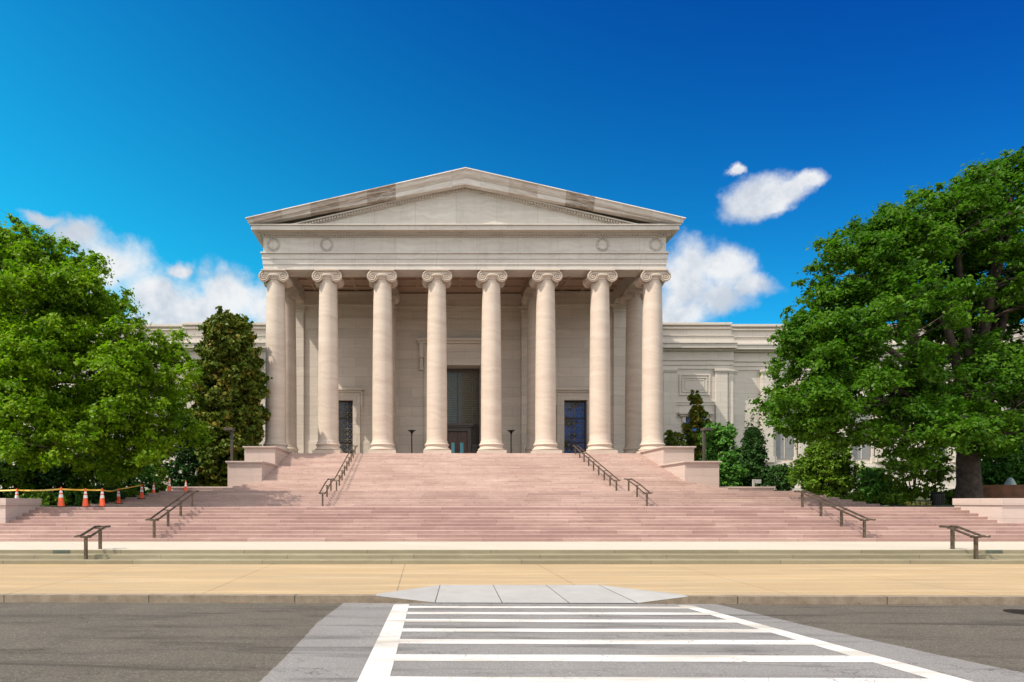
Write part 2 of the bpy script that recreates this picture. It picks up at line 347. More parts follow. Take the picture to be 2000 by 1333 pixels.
# worn thermoplastic paint
m, N = mat('white_road_paint'); n1 = N.noise(N.pos, 60, 3, .7); n2 = N.noise(N.pos, .7, 4)
vo = N.n('ShaderNodeTexVoronoi', feature='DISTANCE_TO_EDGE'); nv = N.n('ShaderNodeTexNoise', ins={'Scale': 2., 'Detail': 5.}); N.put(nv.inputs['Vector'], N.pos)
va = N.n('ShaderNodeVectorMath', operation='MULTIPLY_ADD'); N.put(va.inputs[0], nv.outputs['Color']); va.inputs[1].default_value = (.5,.5,0); N.put(va.inputs[2], N.pos)
N.put(vo.inputs['Vector'], va.outputs[0]); vo.inputs['Scale'].default_value = 4.2
ck = N.m('MULTIPLY', N.m('LESS_THAN', vo.outputs['Distance'], .02), N.rng(N.noise(N.pos, 1.3, 3), .46, .58))
c = N.mix(N.rng(n2,.35,.65), (.58,.56,.53), (.49,.465,.43)); c = N.mix(N.m('MULTIPLY', N.rng(N.noise(N.pos, 30, 4, .8),.55,.68), N.rng(N.noise(N.pos, 1.1, 4, .7),.42,.62,0,.85)), c, (.25,.235,.22)); c = N.mix(N.rng(N.noise(N.pos, 6, 6, .75),.5,.75,0,.3), c, (.5,.47,.42)); c = N.mix(N.m('MULTIPLY', ck, .75), c, (.2,.18,.16))
xp, yp, zp = sxyz(N); sk = N.noise(cxyz(N, N.m('MULTIPLY', xp, .3), N.m('MULTIPLY', yp, 2.), 0.), 1.1, 3); c = N.mix(N.rng(sk,.48,.66,0,.65), c, (.30,.26,.20))
N.put(N.b.inputs['Base Color'], c); N.b.inputs['Roughness'].default_value = .7; M['paint'] = m
m, N = mat('ground_cover_green'); n1 = N.noise(N.pos, 3, 5, .7); n2 = N.noise(N.pos, 24, 2)
N.put(N.b.inputs['Base Color'], N.mix(N.rng(N.m('MULTIPLY', N.m('ADD', n1, n2), .5), .35,.65), (.035,.07,.012), (.09,.09,.03))); N.b.inputs['Roughness'].default_value = .9
bump(N, n2, .8, .05); M['turf'] = m

M['blind'] = plain('grey_blind', (.22,.22,.22), .6, 0, .1, 2)
# ------------------------------------------------------------------ street
A = 3.4                                   # x of the building's axis
def KY(x): return 13.27-.0137*x           # kerb line
MB().add([(-900,-900,-.16),(900,-900,-.16),(900,1500,-.16),(-900,1500,-.16)], [(0,1,2,3)]).build('ground', M['turf'])
tag(bpy.data.objects['ground'], kind='structure')
rd = MB()
rd.add([(-300,-5,-.15),(300,-5,-.15),(300,KY(300)+.05,-.15),(-300,KY(-300)+.05,-.15)], [(0,1,2,3)])
tag(rd.build('road', M['asphalt']), kind='structure')
pt = MB()
L = [(-1.66,13.3),(-1.76,12.2),(-1.86,10.94),(-1.86,9.56),(-1.89,8.19),(-1.92,7.47),(-2.1,5),(-2.4,0)]
R = [(6.0,13.15),(6.2,12.3),(6.38,11.4),(6.6,10.5),(6.85,9.6),(7.06,8.8),(7.38,7.87),(7.9,6),(9.2,0)]
L = [(x, y) for x, y in L]
def jag(P):
    Q = []
    for (xa, ya), (xb, yb) in zip(P[:-1], P[1:]):
        for i in range(8): t = i/8; Q.append((xa+(xb-xa)*t+random.uniform(-.012,.012), ya+(yb-ya)*t))
    return Q+[P[-1]]
L = jag(L); R = jag(R); pts = L+R[::-1]
pt.add([(x, min(y, KY(x)), -.146) for x, y in pts], [tuple(range(len(pts)))[::-1]][:1])
pt.f = [tuple(reversed(pt.f[0]))]
o = pt.build('asphalt_patch', M['patch']); tag(o, kind='structure')
o.data.flip_normals() if o.data.polygons[0].normal.z < 0 else None
# crosswalk marking: two long edge lines and seven cross bars
def RY(py): return 1250*2.11/(py-980)
def edge(x0, y0, x1, y1, y): return x0+(x1-x0)*(y-y0)/(y1-y0)
def Lo(y): return edge(-.61,13.2,-.78,7.47,y)
def Li(y): return edge(-.30,13.2,-.41,7.69,y)
def Ri(y): return edge(5.13,13.0,6.0,7.61,y)
def Ro(y): return edge(5.42,12.88,6.40,7.5,y)
cw = MB(); zp = -.142
cw.add([(Lo(13.15),13.1,zp),(Lo(3),3,zp),(Li(3),3,zp),(Li(13.15),13.12,zp)], [(0,1,2,3)])
cw.add([(Ri(13.0),12.98,zp),(Ri(3),3,zp),(Ro(3),3,zp),(Ro(12.9),12.92,zp)], [(0,1,2,3)])
for a, b in [(1184.8,1188.3),(1196.3,1200.6),(1210,1215.6),(1228.5,1234.8),(1249.5,1258.3),(1279.3,1292.2),(1323,1337)]:
    yf, yn = RY(a), RY(b); d = -.0135*6
    n = 7
    top = []; bot = []
    for i in range(n):
        t = i/(n-1); 
        yt = yf+d*t; yb = yn+d*t
        top.append((Li(yt)+.002+(Ri(yt)-Li(yt)-.004)*t, yt+random.uniform(-.008,.008), zp)); bot.append((Li(yb)+.002+(Ri(yb)-Li(yb)-.004)*t, yb+random.uniform(-.008,.008), zp))
    cw.add(bot+top, [(i, i+1, n+i+1, n+i) for i in range(n-1)])
yf = 6.5
for k in range(3):
    cw.add([(Li(yf-.35)+.002,yf-.35,zp),(Ri(yf-.35)-.002,yf-.43,zp),(Ri(yf)-.002,yf-.08,zp),(Li(yf)+.002,yf,zp)], [(0,1,2,3)]); yf -= 1.2
o = cw.build('crosswalk_marking', M['paint']); tag(o, kind='structure')
# pavement with a notch for the ramp
RX = [(-1.05, 0), (.38, 15.03), (4.1, 15.03), (5.5, 0)]
sw = MB(); B = .24                                       # kerb stone width
def kb(x): return KY(x)+B
def flat(mb, pts, z): mb.add([(x, y, z) for x, y in pts], [tuple(range(len(pts)))])
flat(sw, [(-300,kb(-300)),(-1.05,kb(-1.05)),(.38,15.03),(-300,15.03)], 0)
flat(sw, [(5.5,kb(5.5)),(300,9.4),(300,15.03),(4.1,15.03)], 0)
flat(sw, [(-300,15.03),(.38,15.03),(4.1,15.03),(300,15.03),(300,20.3),(-300,20.3)], 0)
o = sw.build('pavement', M['aggregate']); tag(o, kind='structure')
rp = MB()
a0 = (-1.05,kb(-1.05),.002); a1 = (.38,15.03,.002); a2 = (4.1,15.03,.002); a3 = (5.5,kb(5.5),.002)
b0 = (-1.0,KY(-1),.002); b1 = (.23,KY(.23)+.0,-.135); b2 = (4.4,KY(4.4),-.135); b3 = (5.45,KY(5.45),.002)
rp.add([a0,a1,a2,a3,b0,b1,b2,b3], [(0,4,5,1),(1,5,6,2),(2,6,7,3)])
for t in (.33,.66):
    xa = .38+(4.1-.38)*t; xb = .23+(4.4-.23)*t
    rp.box(0,0,0,0,0,0)
o = rp.build('kerb_ramp', M['concrete']); tag(o, kind='structure')
jm = MB()
for (xa, xb) in ((.38,.23),(1.62,1.62),(2.86,3.0),(4.1,4.4)):
    jm.add([(xa-.006,15.02,.004),(xb-.008,KY(xb),-.131),(xb+.008,KY(xb),-.131),(xa+.006,15.02,.004)], [(0,1,2,3)])
o = jm.build('ramp_joints', M['rubber']); tag(o, kind='structure')
ks = MB()
def kerbrun(x0, x1, h0, h1, n=1):
    ks.add([(x0,KY(x0),-.3),(x1,KY(x1),-.3),(x1,KY(x1),h1),(x0,KY(x0),h0),(x0,kb(x0),-.3),(x1,kb(x1),-.3),(x1,kb(x1),h1),(x0,kb(x0),h0)],
           [(0,1,2,3),(3,2,6,7),(4,7,6,5)])
kerbrun(-200,-1.02,.004,.004); kerbrun(5.46,200,.004,.004)
ks.add([(-1.02,KY(-1.02),-.3),(.23,KY(.23),-.3),(.23,KY(.23)-.01,-.137),(-1.02,KY(-1.02)-.01,.0)],[(0,1,2,3)])
ks.add([(4.4,KY(4.4),-.3),(5.46,KY(5.46),-.3),(5.46,KY(5.46)-.01,.0),(4.4,KY(4.4)-.01,-.137)],[(0,1,2,3)])
o = ks.build('kerb', M['kerb']); tag(o, kind='structure')
mh = MB(); mh.lathe([(.34,-.148),(.34,-.138),(.30,-.138),(.30,-.141),(.02,-.141)], (11.45,12.15,0), 28)
for i in range(-3,4): mh.box(11.45-.24,11.45+.24,12.15+i*.07-.012,12.15+i*.07+.012,-.141,-.136)
tag(mh.build('manhole_cover', M['bronze'], origin=(11.45,12.15,-.148)), 'round dark iron manhole cover in the road by the right kerb', 'manhole cover')
# dead leaves blown against the kerb
lv = MB()
for (x0, x1, n) in ((-4.2,-3.6,22),(6,12,70),(-9,9,60)):
    for i in range(n):
        x = random.uniform(x0,x1); y = KY(x)-abs(random.gauss(.05,.06)); s = random.uniform(.012,.03); a = random.random()*6.3
        if 0.2 < x < 4.4: continue
        p = [(x+s*math.cos(a+k*pi/2)*(1 if k%2 else .6), y+s*math.sin(a+k*pi/2)*(1 if k%2 else .6), -.14+random.uniform(0,.015)) for k in range(4)]
        lv.add(p, [(0,1,2,3)])
tag(lv.build('fallen_leaves', plain('dead_leaf', (.30,.10,.04), .9, 0, .3, 30)), 'small dry red-brown leaves scattered along the foot of the kerb', 'leaves', kind='stuff')

# ------------------------------------------------------------------ steps and terraces
T = .464
gs = MB()
gs.box(-300,300,20.0,20.9,-.4,.127).box(-300,300,20.5,21.4,-.41,.253)
tag(gs.build('grey_steps', M['granite'], origin=(A,20,0), bevel=.012), 'three long low grey granite steps between pavement and pale landing', 'steps')
ld = MB(); ld.box(-300,300,21.0,25.9,-.42,.376)
ldo = ld.build('landing_kerb', M['granite'], parent=bpy.data.objects['grey_steps'], bevel=.012)
ldo.name = 'top_step'
fl = MB(); fl.box(-300,300,21.012,25.5,.3,.3805)
tag(fl.build('landing', M['landing']), kind='structure')
st = MB()
for k in range(1, 11):
    y0 = 25.2+T*(k-1); w = 150 if k <= 5 else 21.25
    w = 150 if k <= 5 else 21.4
    st.box(A-w, A+w, y0, y0+T+.5+.001*k, -.5-.01*k, .38+.132*k)
stair = st.build('grand_staircase', M['stairs'], origin=(A,25.2,.38), bevel=.012)
tag(stair, 'wide pink marble staircase rising to the columned portico', 'staircase')
tr = MB(); tr.box(A-45,A+45,29.45,36.5,-.6,1.699)
tag(tr.build('terrace', M['terr']), kind='structure')
mf = MB()
for k in range(1, 8):
    y0 = 35.9+T*(k-1); w = 22.2-T*(k-1)
    mf.box(A-w, A+w, y0, 46-.05*k, -.7-.01*k, 1.70+.128*k)
mf.build('middle_flight', step_stone('pink_step_marble_middle', (.43,.31,.265), (.32,.215,.185), .128, 1.70, 3.1), stair, bevel=.012)
uf = MB()
for k in range(1, 26):
    y0 = 41.7+T*(k-1); w = 17.15-.5*(k-1) if k <= 5 else 14.62
    if k <= 5: uf.box(A-w, A+w, y0, 44.05+.011*k, 2.0-.01*k, 2.596+.134*k)
    if k >= 5: uf.box(A-14.62, A+14.62, y0+(.0 if k>5 else .003), y0+1.2, 1.9-.01*k, 2.596+.134*k-(0 if k>5 else .002))
uf.build('upper_flight', step_stone('pink_step_marble_upper', (.50,.37,.315), (.39,.265,.225), .134, 2.596, 2.9), stair, bevel=.012)

def cheek(sgn, y0, y1, ztop, zbot, label, u0=14.55, u1=16.9, slope=0):
    xa, xb = sorted((A+sgn*u0, A+sgn*u1)); cx = (xa+xb)/2
    e = empty('cheek_wall', (cx, y0, zbot), label, 'stone wall', 'stepped cheek walls beside the stairs')
    b = MB(); b.box(xa, xb, y0, y1, zbot, ztop-.17); b.build('wall_body', M['cheek'], e)
    c = MB(); c.box(xa-.06, xb+.06, y0-.06, y1, ztop-.17, ztop-.10); c.box(xa-.12, xb+.12, y0-.12, y1-.004, ztop-.10, ztop)
    c.build('cap_stone', M['cheek'], e, bevel=.01); return e
for s, side in ((-1,'left'),(1,'right')):
    cheek(s, 44.0, 50.5, 4.74, 2.0, 'lower of the two pale marble cheek walls %s of the stairs' % side)
    cheek(s, 48.0, 52.98, 6.10, 2.5, 'upper pale marble cheek wall %s of the stairs, against the corner column' % side, 14.56, 16.86)
    # end pedestal
    xa, xb = sorted((A+s*21.25, A+s*60)); 
    e = empty('end_pedestal', (A+s*21.25, 27.3, 1.04), 'low pink marble pedestal wall closing the %s end of the lower steps' % side, 'stone wall', 'pedestal walls at the ends of the steps')
    MB().box(xa, xb, 27.3, 29.75, .9, 1.80).build('wall_body', M['cheek'], e)
    c = MB(); c.box(xa-(.05 if s>0 else 0), xb+(.05 if s<0 else 0), 27.25, 29.8, 1.80, 2.10); c.build('cap_stone', M['cheek'], e, bevel=.01)
    xa, xb = sorted((A+s*16.92, A+s*20.9))
    e = empty('garden_wall', ((xa+xb)/2, 44.4, 2.5), 'low %s stone garden wall beside the outer foot of the cheek wall' % ('shaded' if s<0 else 'pink'), 'low wall', 'low garden walls on the terrace')
    MB().box(xa, xb, 44.4, 44.9, 2.0, 2.90).build('wall_body', M['cheek'], e)
    MB().box(xa, xb+.05, 44.34, 44.96, 2.90, 3.0).build('cap_stone', M['cheek'], e)
    # drain plate
    xc = A+s*15.3
    v = MB(); v.box(xc-.27, xc+.27, 20.985, 21.0, .262, .368)
    for i in range(7): v.box(xc-.25+i*.078, xc-.20+i*.078, 20.978, 20.986, .275, .355)
    tag(v.build('vent_plate', plain('green_grey_plate', (.10,.12,.09), .6, .2), origin=(xc,20.98,.26)), 'small dark rectangular plate in the %s end of the top granite step' % side, 'vent plate', 'vent plates in the granite step')
# planting beds (terrain) either side
bd = MB()
for s in (-1, 1):
    xs = [A+s*q for q in (19.0, 22.3, 30, 60, 120, 300)]; ys = [29.7, 36, 44.6, 50, 58, 70]
    def bz(i, y): return {29.7:1.69, 36:1.75, 44.6:2.2, 50:2.7, 58:2.9, 70:3.0}[y]+(.12*math.sin(i*1.7+y) if 29.7<y else 0)
    vs = [(x, y, bz(i, y)) for y in ys for i, x in enumerate(xs)]
    fs = []
    for j in range(len(ys)-1):
        for i in range(len(xs)-1):
            if i == 0 and ys[j] < 44: continue
            q = (j*6+i, j*6+i+1, (j+1)*6+i+1, (j+1)*6+i); fs.append(q if s>0 else q[::-1])
    bd.add(vs, fs)
    # bed between building and stairs
    a, b = sorted((A+s*16.8, A+s*19.1)); bd.add([(a,44.8,2.72),(b,44.8,2.72),(b,66,2.9),(a,66,2.9)], [(0,1,2,3)])
tag(bd.build('planting_bed', M['turf']), kind='structure')

# ------------------------------------------------------------------ handrails
def handrail(x, posts, label, grp, ext0=.35, ext1=.35):
    e = empty('handrail', (x, posts[0][0], posts[0][1]), label, 'handrail', grp)
    H = .74
    for (y, z) in posts:
        p = MB(); p.box(x-.042, x+.042, y-.042, y+.042, z-.01, z+H-.03); p.build('post', M['rail'], e)
    (ya, za), (yb, zb) = posts[0], posts[-1]
    for s in (-1, 1):
        r = MB(); xr = x+s*.17; w, h = .055, .05
        P = [(xr, ya-ext0, za+H), (xr, ya, za+H)] + [(xr, y, z+H) for y, z in posts[1:-1]] + [(xr, yb, zb+H), (xr, yb+ext1, zb+H)]
        r.tube(P, [.040]*len(P), 8); r.build('rail', M['rail'], e, smooth=True)
    for (y, z, h) in [(ya-ext0, za+H, .04), (yb+ext1, zb+H, .04)]+[(y, z+H-.045, .035) for y, z in posts]:
        MB().bar((x-.17,y,z),(x+.17,y,z),.05,h).build('cross_bar', M['rail'], e)
    return e
HG = 'bronze handrails on the steps'
for s, side in ((-1,'left'),(1,'right')):
    handrail(A+s*14.15, [(20.35,.127),(21.25,.38)], 'short two-post bronze handrail on the grey steps at %s' % side, HG, .3, .3)
    handrail(A+s*14.15, [(25.5+1.392*j, .38+.132*(1+3*j)) for j in range(4)], 'four-post bronze handrail low on the pink stairs at %s' % side, HG)
    handrail(A+s*9.06, [(35.75,1.70),(37.4,1.70+.128*4),(38.95,2.596)], 'three-post bronze handrail midway up the stairs at %s' % side, HG, .3, .3)
    handrail(A+s*9.06, [(41.44+1.392*j, 2.596+.134*3*j) for j in range(9)], 'long nine-post bronze handrail climbing to the %s side of the portico' % side, HG, .3, .3)

# ------------------------------------------------------------------ the museum
FZ = 5.946; CT = 21.3; YC = 54.2; YB = 58.7; WY = 63.0
bld = empty('museum_building', (A, 53, FZ), 'pale marble museum with an eight-column Ionic portico and long wings', 'building')
pod = MB(); pod.box(A-16.95, A+16.95, 52.9, 66.5, 1.5, FZ-.004)
pod.build('podium', M['marble'], bld)
# one column
def profile_shaft():
    z0, z1 = 6.93, 20.62; P = [(.93,z0-.02),(.93,z0+.05),(.875,z0+.16)]
    for i in range(19):
        t = i/18; P.append((.865-.02*t-.095*t**1.8+.012*math.sin(pi*t), z0+.2+(z1-z0-.35)*t))
    P += [(.80,z1-.1),(.80,z1-.03),(.76,z1)]
    return P
sh = MB(); sh.lathe(profile_shaft(), (A,YC,0), 56)
bs = MB(); bs.box(A-1.16,A+1.16,YC-1.16,YC+1.16,FZ,FZ+.28)
bp_ = [(1.0,.28),(1.10,.31),(1.135,.38),(1.10,.46),(1.0,.50),(.985,.53),(.96,.60),(.96,.66),(.985,.70),(1.02,.73),(1.045,.79),(1.02,.86),(.96,.89),(.94,.93),(.93,.985)]
bs.lathe([(r, FZ+z) for r, z in bp_], (A,YC,0), 56)
cp = MB()
ZV = 20.76; RV = .46; XV = .80; YD = .86
cp.box(A-1.0,A+1.0,YC-.98,YC+.98,21.19,CT-.001)                     # abacus
cp.lathe([(.76,20.55),(.80,20.62),(.90,20.72),(.97,20.84),(.96,20.95),(.8,20.97)], (A,YC,0), 48)   # echinus
for k in range(36):                                                 # egg-and-dart
    a = 2*pi*k/36; x, y = A+.945*math.cos(a), YC+.945*math.sin(a)
    cp.lathe([(.01,-.10),(.045,-.06),(.055,0),(.045,.06),(.01,.09)], (x,y,20.84), 6)
for s in (-1, 1):
    # bolster: waisted roll running front to back
    seg = 28; prof = [(-YD+.07,RV*.9),(-YD+.0,RV*.93),(-YD,RV),(-YD+.12,RV),(-YD+.18,RV-.05),(-.35,RV-.10),(-.1,RV-.13),(-.08,RV-.09),(.08,RV-.09),(.1,RV-.13),(.35,RV-.10),(YD-.18,RV-.05),(YD-.12,RV),(YD,RV),(YD,RV*.93),(YD-.07,RV*.9)]
    vs = [(A+s*XV+r*math.cos(2*pi*i/seg), YC+yy, ZV+r*math.sin(2*pi*i/seg)) for yy, r in prof for i in range(seg)]
    fs = [(j*seg+i, (j+1)*seg+i, (j+1)*seg+(i+1)%seg, j*seg+(i+1)%seg) for j in range(len(prof)-1) for i in range(seg)]
    fs += [tuple(range(seg)), tuple((len(prof)-1)*seg+i for i in range(seg-1,-1,-1))]
    cp.add(vs, fs)
    for f in (-1, 1):
        P = []; rr = []
        for i in range(60):
            t = i/59; th = pi/2-s*t*1.9*2*pi; r = RV*.90*(1-t)+.10*t
            P.append((A+s*XV+r*math.cos(th), YC+f*(YD-.03), ZV+r*math.sin(th))); rr.append(.055*(1-.3*t))
        cp.tube(P, rr, 6)
        cp.add(*(lambda c: ([(c[0]+.085*math.cos(2*pi*i/12), c[1]-f*.06, c[2]+.085*math.sin(2*pi*i/12)) for i in range(12)]+[(c[0],c[1]+f*.07,c[2])], [(i,(i+1)%12,12) for i in range(12)]))((A+s*XV, YC+f*YD, ZV)))
for f in (-1, 1):                                                   # canalis between the volutes
    y0, y1 = sorted((YC+f*YD*.55, YC+f*(YD-.02))); cp.box(A-XV,A+XV,y0,y1,20.90,21.19)
    n = 12
    P = [(A-XV+2*XV*i/n, YC+f*(YD+.005), 21.18-.0*math.sin(pi*i/n)) for i in range(n+1)]; cp.tube(P, .038, 6)
    P = [(A-.42+.84*i/n, YC+f*(YD+.0), 20.93-.03*math.sin(pi*i/n)) for i in range(n+1)]; cp.tube(P, .03, 6)
    for i in range(5): cp.lathe([(.01,-.11),(.06,-.07),(.075,0),(.06,.07),(.01,.1)], (A-.36+.18*i, YC+f*(YD-.03), 20.82), 8)
col0 = sh.build('column', M['column'], bld, smooth='auto')
b_ = bs.build('base', M['column'], col0, smooth='auto'); c_ = cp.build('capital', M['column'], col0, smooth='auto')
US = [-15.95,-11.5,-6.9,-2.3,2.3,6.9,11.5,15.95]
spots = [(u, 0) for u in US]+[(-15.95,YB-YC),(15.95,YB-YC),(-6.9,YB-YC),(6.9,YB-YC)]
for i, (u, d) in enumerate(spots):
    c = col0 if i == 0 else copy_tree(col0, bld)
    c.location = (u, d, 0)

# entablature
E0 = 16.8; F0 = 53.4; BK = 66.5
def ring(mb, e, z0, z1, back=BK):      # U-shaped solid course, outer face projected by e
    pass
en = MB()
w = 1.75
for (e, z0, z1) in ((0,CT,21.72),(.05,21.72,22.16),(.10,22.16,22.60),(.20,22.60,22.74)):
    en.box(A-E0-e, A+E0+e, F0-e, F0+w+(.0 if z0==CT else .002), z0, z1)
    for s in (-1, 1):
        a, b = sorted((A+s*(E0+e), A+s*(E0-w))); en.box(a, b, F0+w, BK, z0, z1)
en.build('architrave', M['frieze'], bld, bevel=.01)
fr_ = MB(); fr_.box(A-E0, A+E0, F0, F0+1.6, 22.74, 24.02)
for s in (-1,1):
    a, b = sorted((A+s*E0, A+s*(E0-1.6))); fr_.box(a, b, F0+1.6, BK, 22.74, 24.02)
fr_.build('frieze', M['frieze'], bld)
co = MB()
co.box(A-E0-.14, A+E0+.14, F0-.14, BK, 24.02, 24.07)
co.box(A-E0-.34, A+E0+.34, F0-.34, BK, 24.20, 24.30)
co.box(A-E0-.80, A+E0+.80, F0-.80, BK+.2, 24.30, 24.66)
co.box(A-E0-.90, A+E0+.90, F0-.90, BK+.2, 24.66, 24.74)
co.build('cornice', M['frieze'], bld, bevel=.012)
dn = MB(); dn.box(A-E0-.12, A+E0+.12, F0-.12, BK, 24.07, 24.20)
x = A-E0-.26
while x < A+E0+.2: dn.box(x, x+.13, F0-.27, F0-.12, 24.075, 24.198); x += .235
for s in (-1,1):
    y = F0-.2
    while y < 65:
        a, b = sorted((A+s*(E0+.12), A+s*(E0+.27))); dn.box(a, b, y, y+.13, 24.075, 24.198); y += .235
dn.build('dentils', M['marble'], bld)
# pediment
SL = .2290; zt = 25.16; XT = 17.95; zap = zt+SL*XT
def rk(x): return zap-SL*abs(x)
ty = MB(); ty.prism([(A-16.2,24.74),(A+16.2,24.74),(A,28.5)], F0, F0+1); ty.build('tympanum', M['frieze'], bld)
rc = MB()
def rake(mb, e, y0, up0, up1, xe):     # band following both slopes between offsets up0 (top) and up1 (bottom) below roof line
    for s in (-1, 1):
        p = [(A, zap-up1), (A, zap-up0), (A+s*xe, rk(xe)-up0), (A+s*xe, max(rk(xe)-up1, 24.742))]
        pts = p if s < 0 else p[::-1]
        # keep the lower edge on top of the horizontal cornice
        xm = min(xe, (zap-up1-24.742)/SL)
        if xm < xe:
            p = [(A, zap-up1), (A, zap-up0), (A+s*xe, rk(xe)-up0), (A+s*xe, 24.742), (A+s*xm, 24.742)]
            pts = p if s < 0 else p[::-1]
        mb.prism(pts[::-1], y0, BK+.2)
    return mb
def rakeface(mb, lines):               # moulded front: list of (below, y, xe)
    for s in (-1, 1):
        for (u0, y0, x0), (u1, y1, x1) in zip(lines[:-1], lines[1:]):
            q = [(A, y0, zap-u0), (A+s*x0, y0, max(rk(x0)-u0, 24.742)), (A+s*x1, y1, max(rk(x1)-u1, 24.742)), (A, y1, zap-u1)]
            mb.add(q, [(0,1,2,3) if s < 0 else (3,2,1,0)])
sm = MB()
rakeface(sm, [(0,52.26,17.98),(.07,52.24,18.0),(.16,52.36,17.9),(.40,52.44,17.82),(.62,52.60,17.66),(.66,52.60,17.66)])
rakeface(sm, [(.66,52.62,17.64),(1.22,52.64,17.62),(1.24,52.78,17.5),(1.26,53.06,17.2)])
# cap the ends and top
for s in (-1,1):
    pr = [(52.26,0,17.98),(52.36,.16,17.9),(52.60,.40,17.66),(52.62,.418,17.64)]
sm.build('raking_cornice', M['rake'], bld)
rc2 = MB()
for s in (-1,1):
    a = [(A, zap-1.02), (A+s*15.2, rk(15.2)-1.02), (A+s*15.0, 24.744), (A+s*14.9, 24.744), (A, zap-1.13)]
    rc2.prism(a if s<0 else a[::-1], 53.00, 53.5)
    a = [(A, zap-1.12), (A+s*14.6, rk(14.6)-1.12), (A+s*14.0, 24.745), (A+s*13.9, 24.745), (A, zap-1.36)]
    rc2.prism(a if s<0 else a[::-1], 53.28, 53.55)
    x = .12
    while x < 14.0:
        xa, xb = sorted((A+s*x, A+s*(x+.13))); za, zb = rk(xa-A)-1.135, rk(xb-A)-1.135
        rc2.add([(xa,53.12,za-.17),(xb,53.12,zb-.17),(xb,53.12,zb),(xa,53.12,za),(xa,53.30,za-.17),(xb,53.30,zb-.17),(xb,53.30,zb),(xa,53.30,za)],
                [(0,1,2,3),(0,4,5,1),(1,5,6,2),(3,7,4,0),(2,6,7,3)]); x += .235
rc2.build('pediment_moulding', M['marble'], bld)
rf = MB()
for s in (-1,1):
    a = [(A, zap-.02), (A+s*17.95, rk(17.95)-.02), (A+s*17.8, 24.76), (A, 24.76)]
    rf.prism(a if s<0 else a[::-1], 53.8, 80)
    # end returns of the sima
    q = [(52.24,17.99,0),(52.36,17.9,-.16),(52.60,17.66,-.38)]
    xs = [(17.985,0.0),(17.9,.14),(17.82,.26),(17.66,.40)]
    for (xa, ua), (xb, ub) in zip(xs[:-1], xs[1:]):
        z1 = rk(17.98)-ua; z2 = max(24.742, rk(17.98)-ub)
        ya = F0-(xa-E0)+.04; yb = F0-(xb-E0)+.04
        qq = [(A+s*xa, ya, z1), (A+s*xb, yb, z2), (A+s*xb, 70, z2), (A+s*xa, 70, z1)]
        rf.add(qq, [(0,1,2,3) if s<0 else (3,2,1,0)])
    rf.add([(A,52.26,zap),(A+s*17.98,52.26,rk(17.98)),(A+s*17.98,80,rk(17.98)),(A,80,zap)], [(0,1,2,3) if s<0 else (3,2,1,0)])
rf.build('roof', plain('roof_stone', (.42,.38,.32), .8), bld)
# acroterion blocks near the corners

for s in (-1,1): a, b = sorted((A+s*16.8, A+s*17.5)); MB().box(a, b, 52.9, 53.6, 25.2, 25.5).build('corner_block', M['marble'], bld)
# wreaths
def wreath(x):
    m_ = MB()
    zc = 23.40
    n = 20
    for k in range(n):
        a = 2*pi*k/n+pi/2; r = .47
        for q, dr in ((-1,-.05),(1,.05)):
            cx_, cz_ = x+(r+dr)*math.cos(a+q*.06), zc+(r+dr)*math.sin(a+q*.06)
            t = Vector((-math.sin(a), 0, math.cos(a)))*(1 if math.cos(a)>0 else -1); nrm = Vector((math.cos(a),0,math.sin(a)))*(q if q else 1)
            tip = Vector((cx_,F0-.05,cz_))+t*.10+nrm*.06; bs_ = Vector((cx_,F0-.02,cz_))-t*.07
            sd = t.cross(Vector((0,1,0)))*.045; mid = Vector((cx_,F0-.075,cz_))
            m_.add([bs_, Vector((cx_,F0-.01,cz_))+sd, tip, Vector((cx_,F0-.01,cz_))-sd, mid], [(0,1,4),(1,2,4),(2,3,4),(3,0,4)])
    for s in (-1,1):
        m_.tube([(x,F0-.04,zc+.5),(x+s*.14,F0-.06,zc+.60),(x+s*.26,F0-.05,zc+.52),(x+s*.33,F0-.03,zc+.38)], [.03,.04,.035,.015], 6)
        m_.tube([(x,F0-.04,zc-.48),(x+s*.1,F0-.05,zc-.56)], [.035,.02], 6)
    m_.build('wreath', M['frieze'], bld)
for u in (-15.95,-11.5,11.5,15.95): wreath(A+u)
# portico ceiling and beams
ce = MB(); ce.box(A-E0+1.7, A+E0-1.7, F0+1.7, 65.5, 22.62, 22.75)
for y in (55.2,57.2,59.2,61.2): ce.box(A-E0+1.76, A+E0-1.76, y, y+.35, 22.46, 22.615)
for k in range(15):
    x = A-14+2*k; ce.box(x-.15, x+.15, F0+1.78, 62.4, 22.50, 22.617)
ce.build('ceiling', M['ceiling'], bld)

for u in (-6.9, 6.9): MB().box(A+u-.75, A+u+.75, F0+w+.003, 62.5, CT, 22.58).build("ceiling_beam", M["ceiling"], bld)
for u in (-15.2, 15.2): MB().box(A+u-.12, A+u+.12, F0+w+.003, 62.5, 22.2, 22.58).build("ceiling_beam", M["ceiling"], bld)

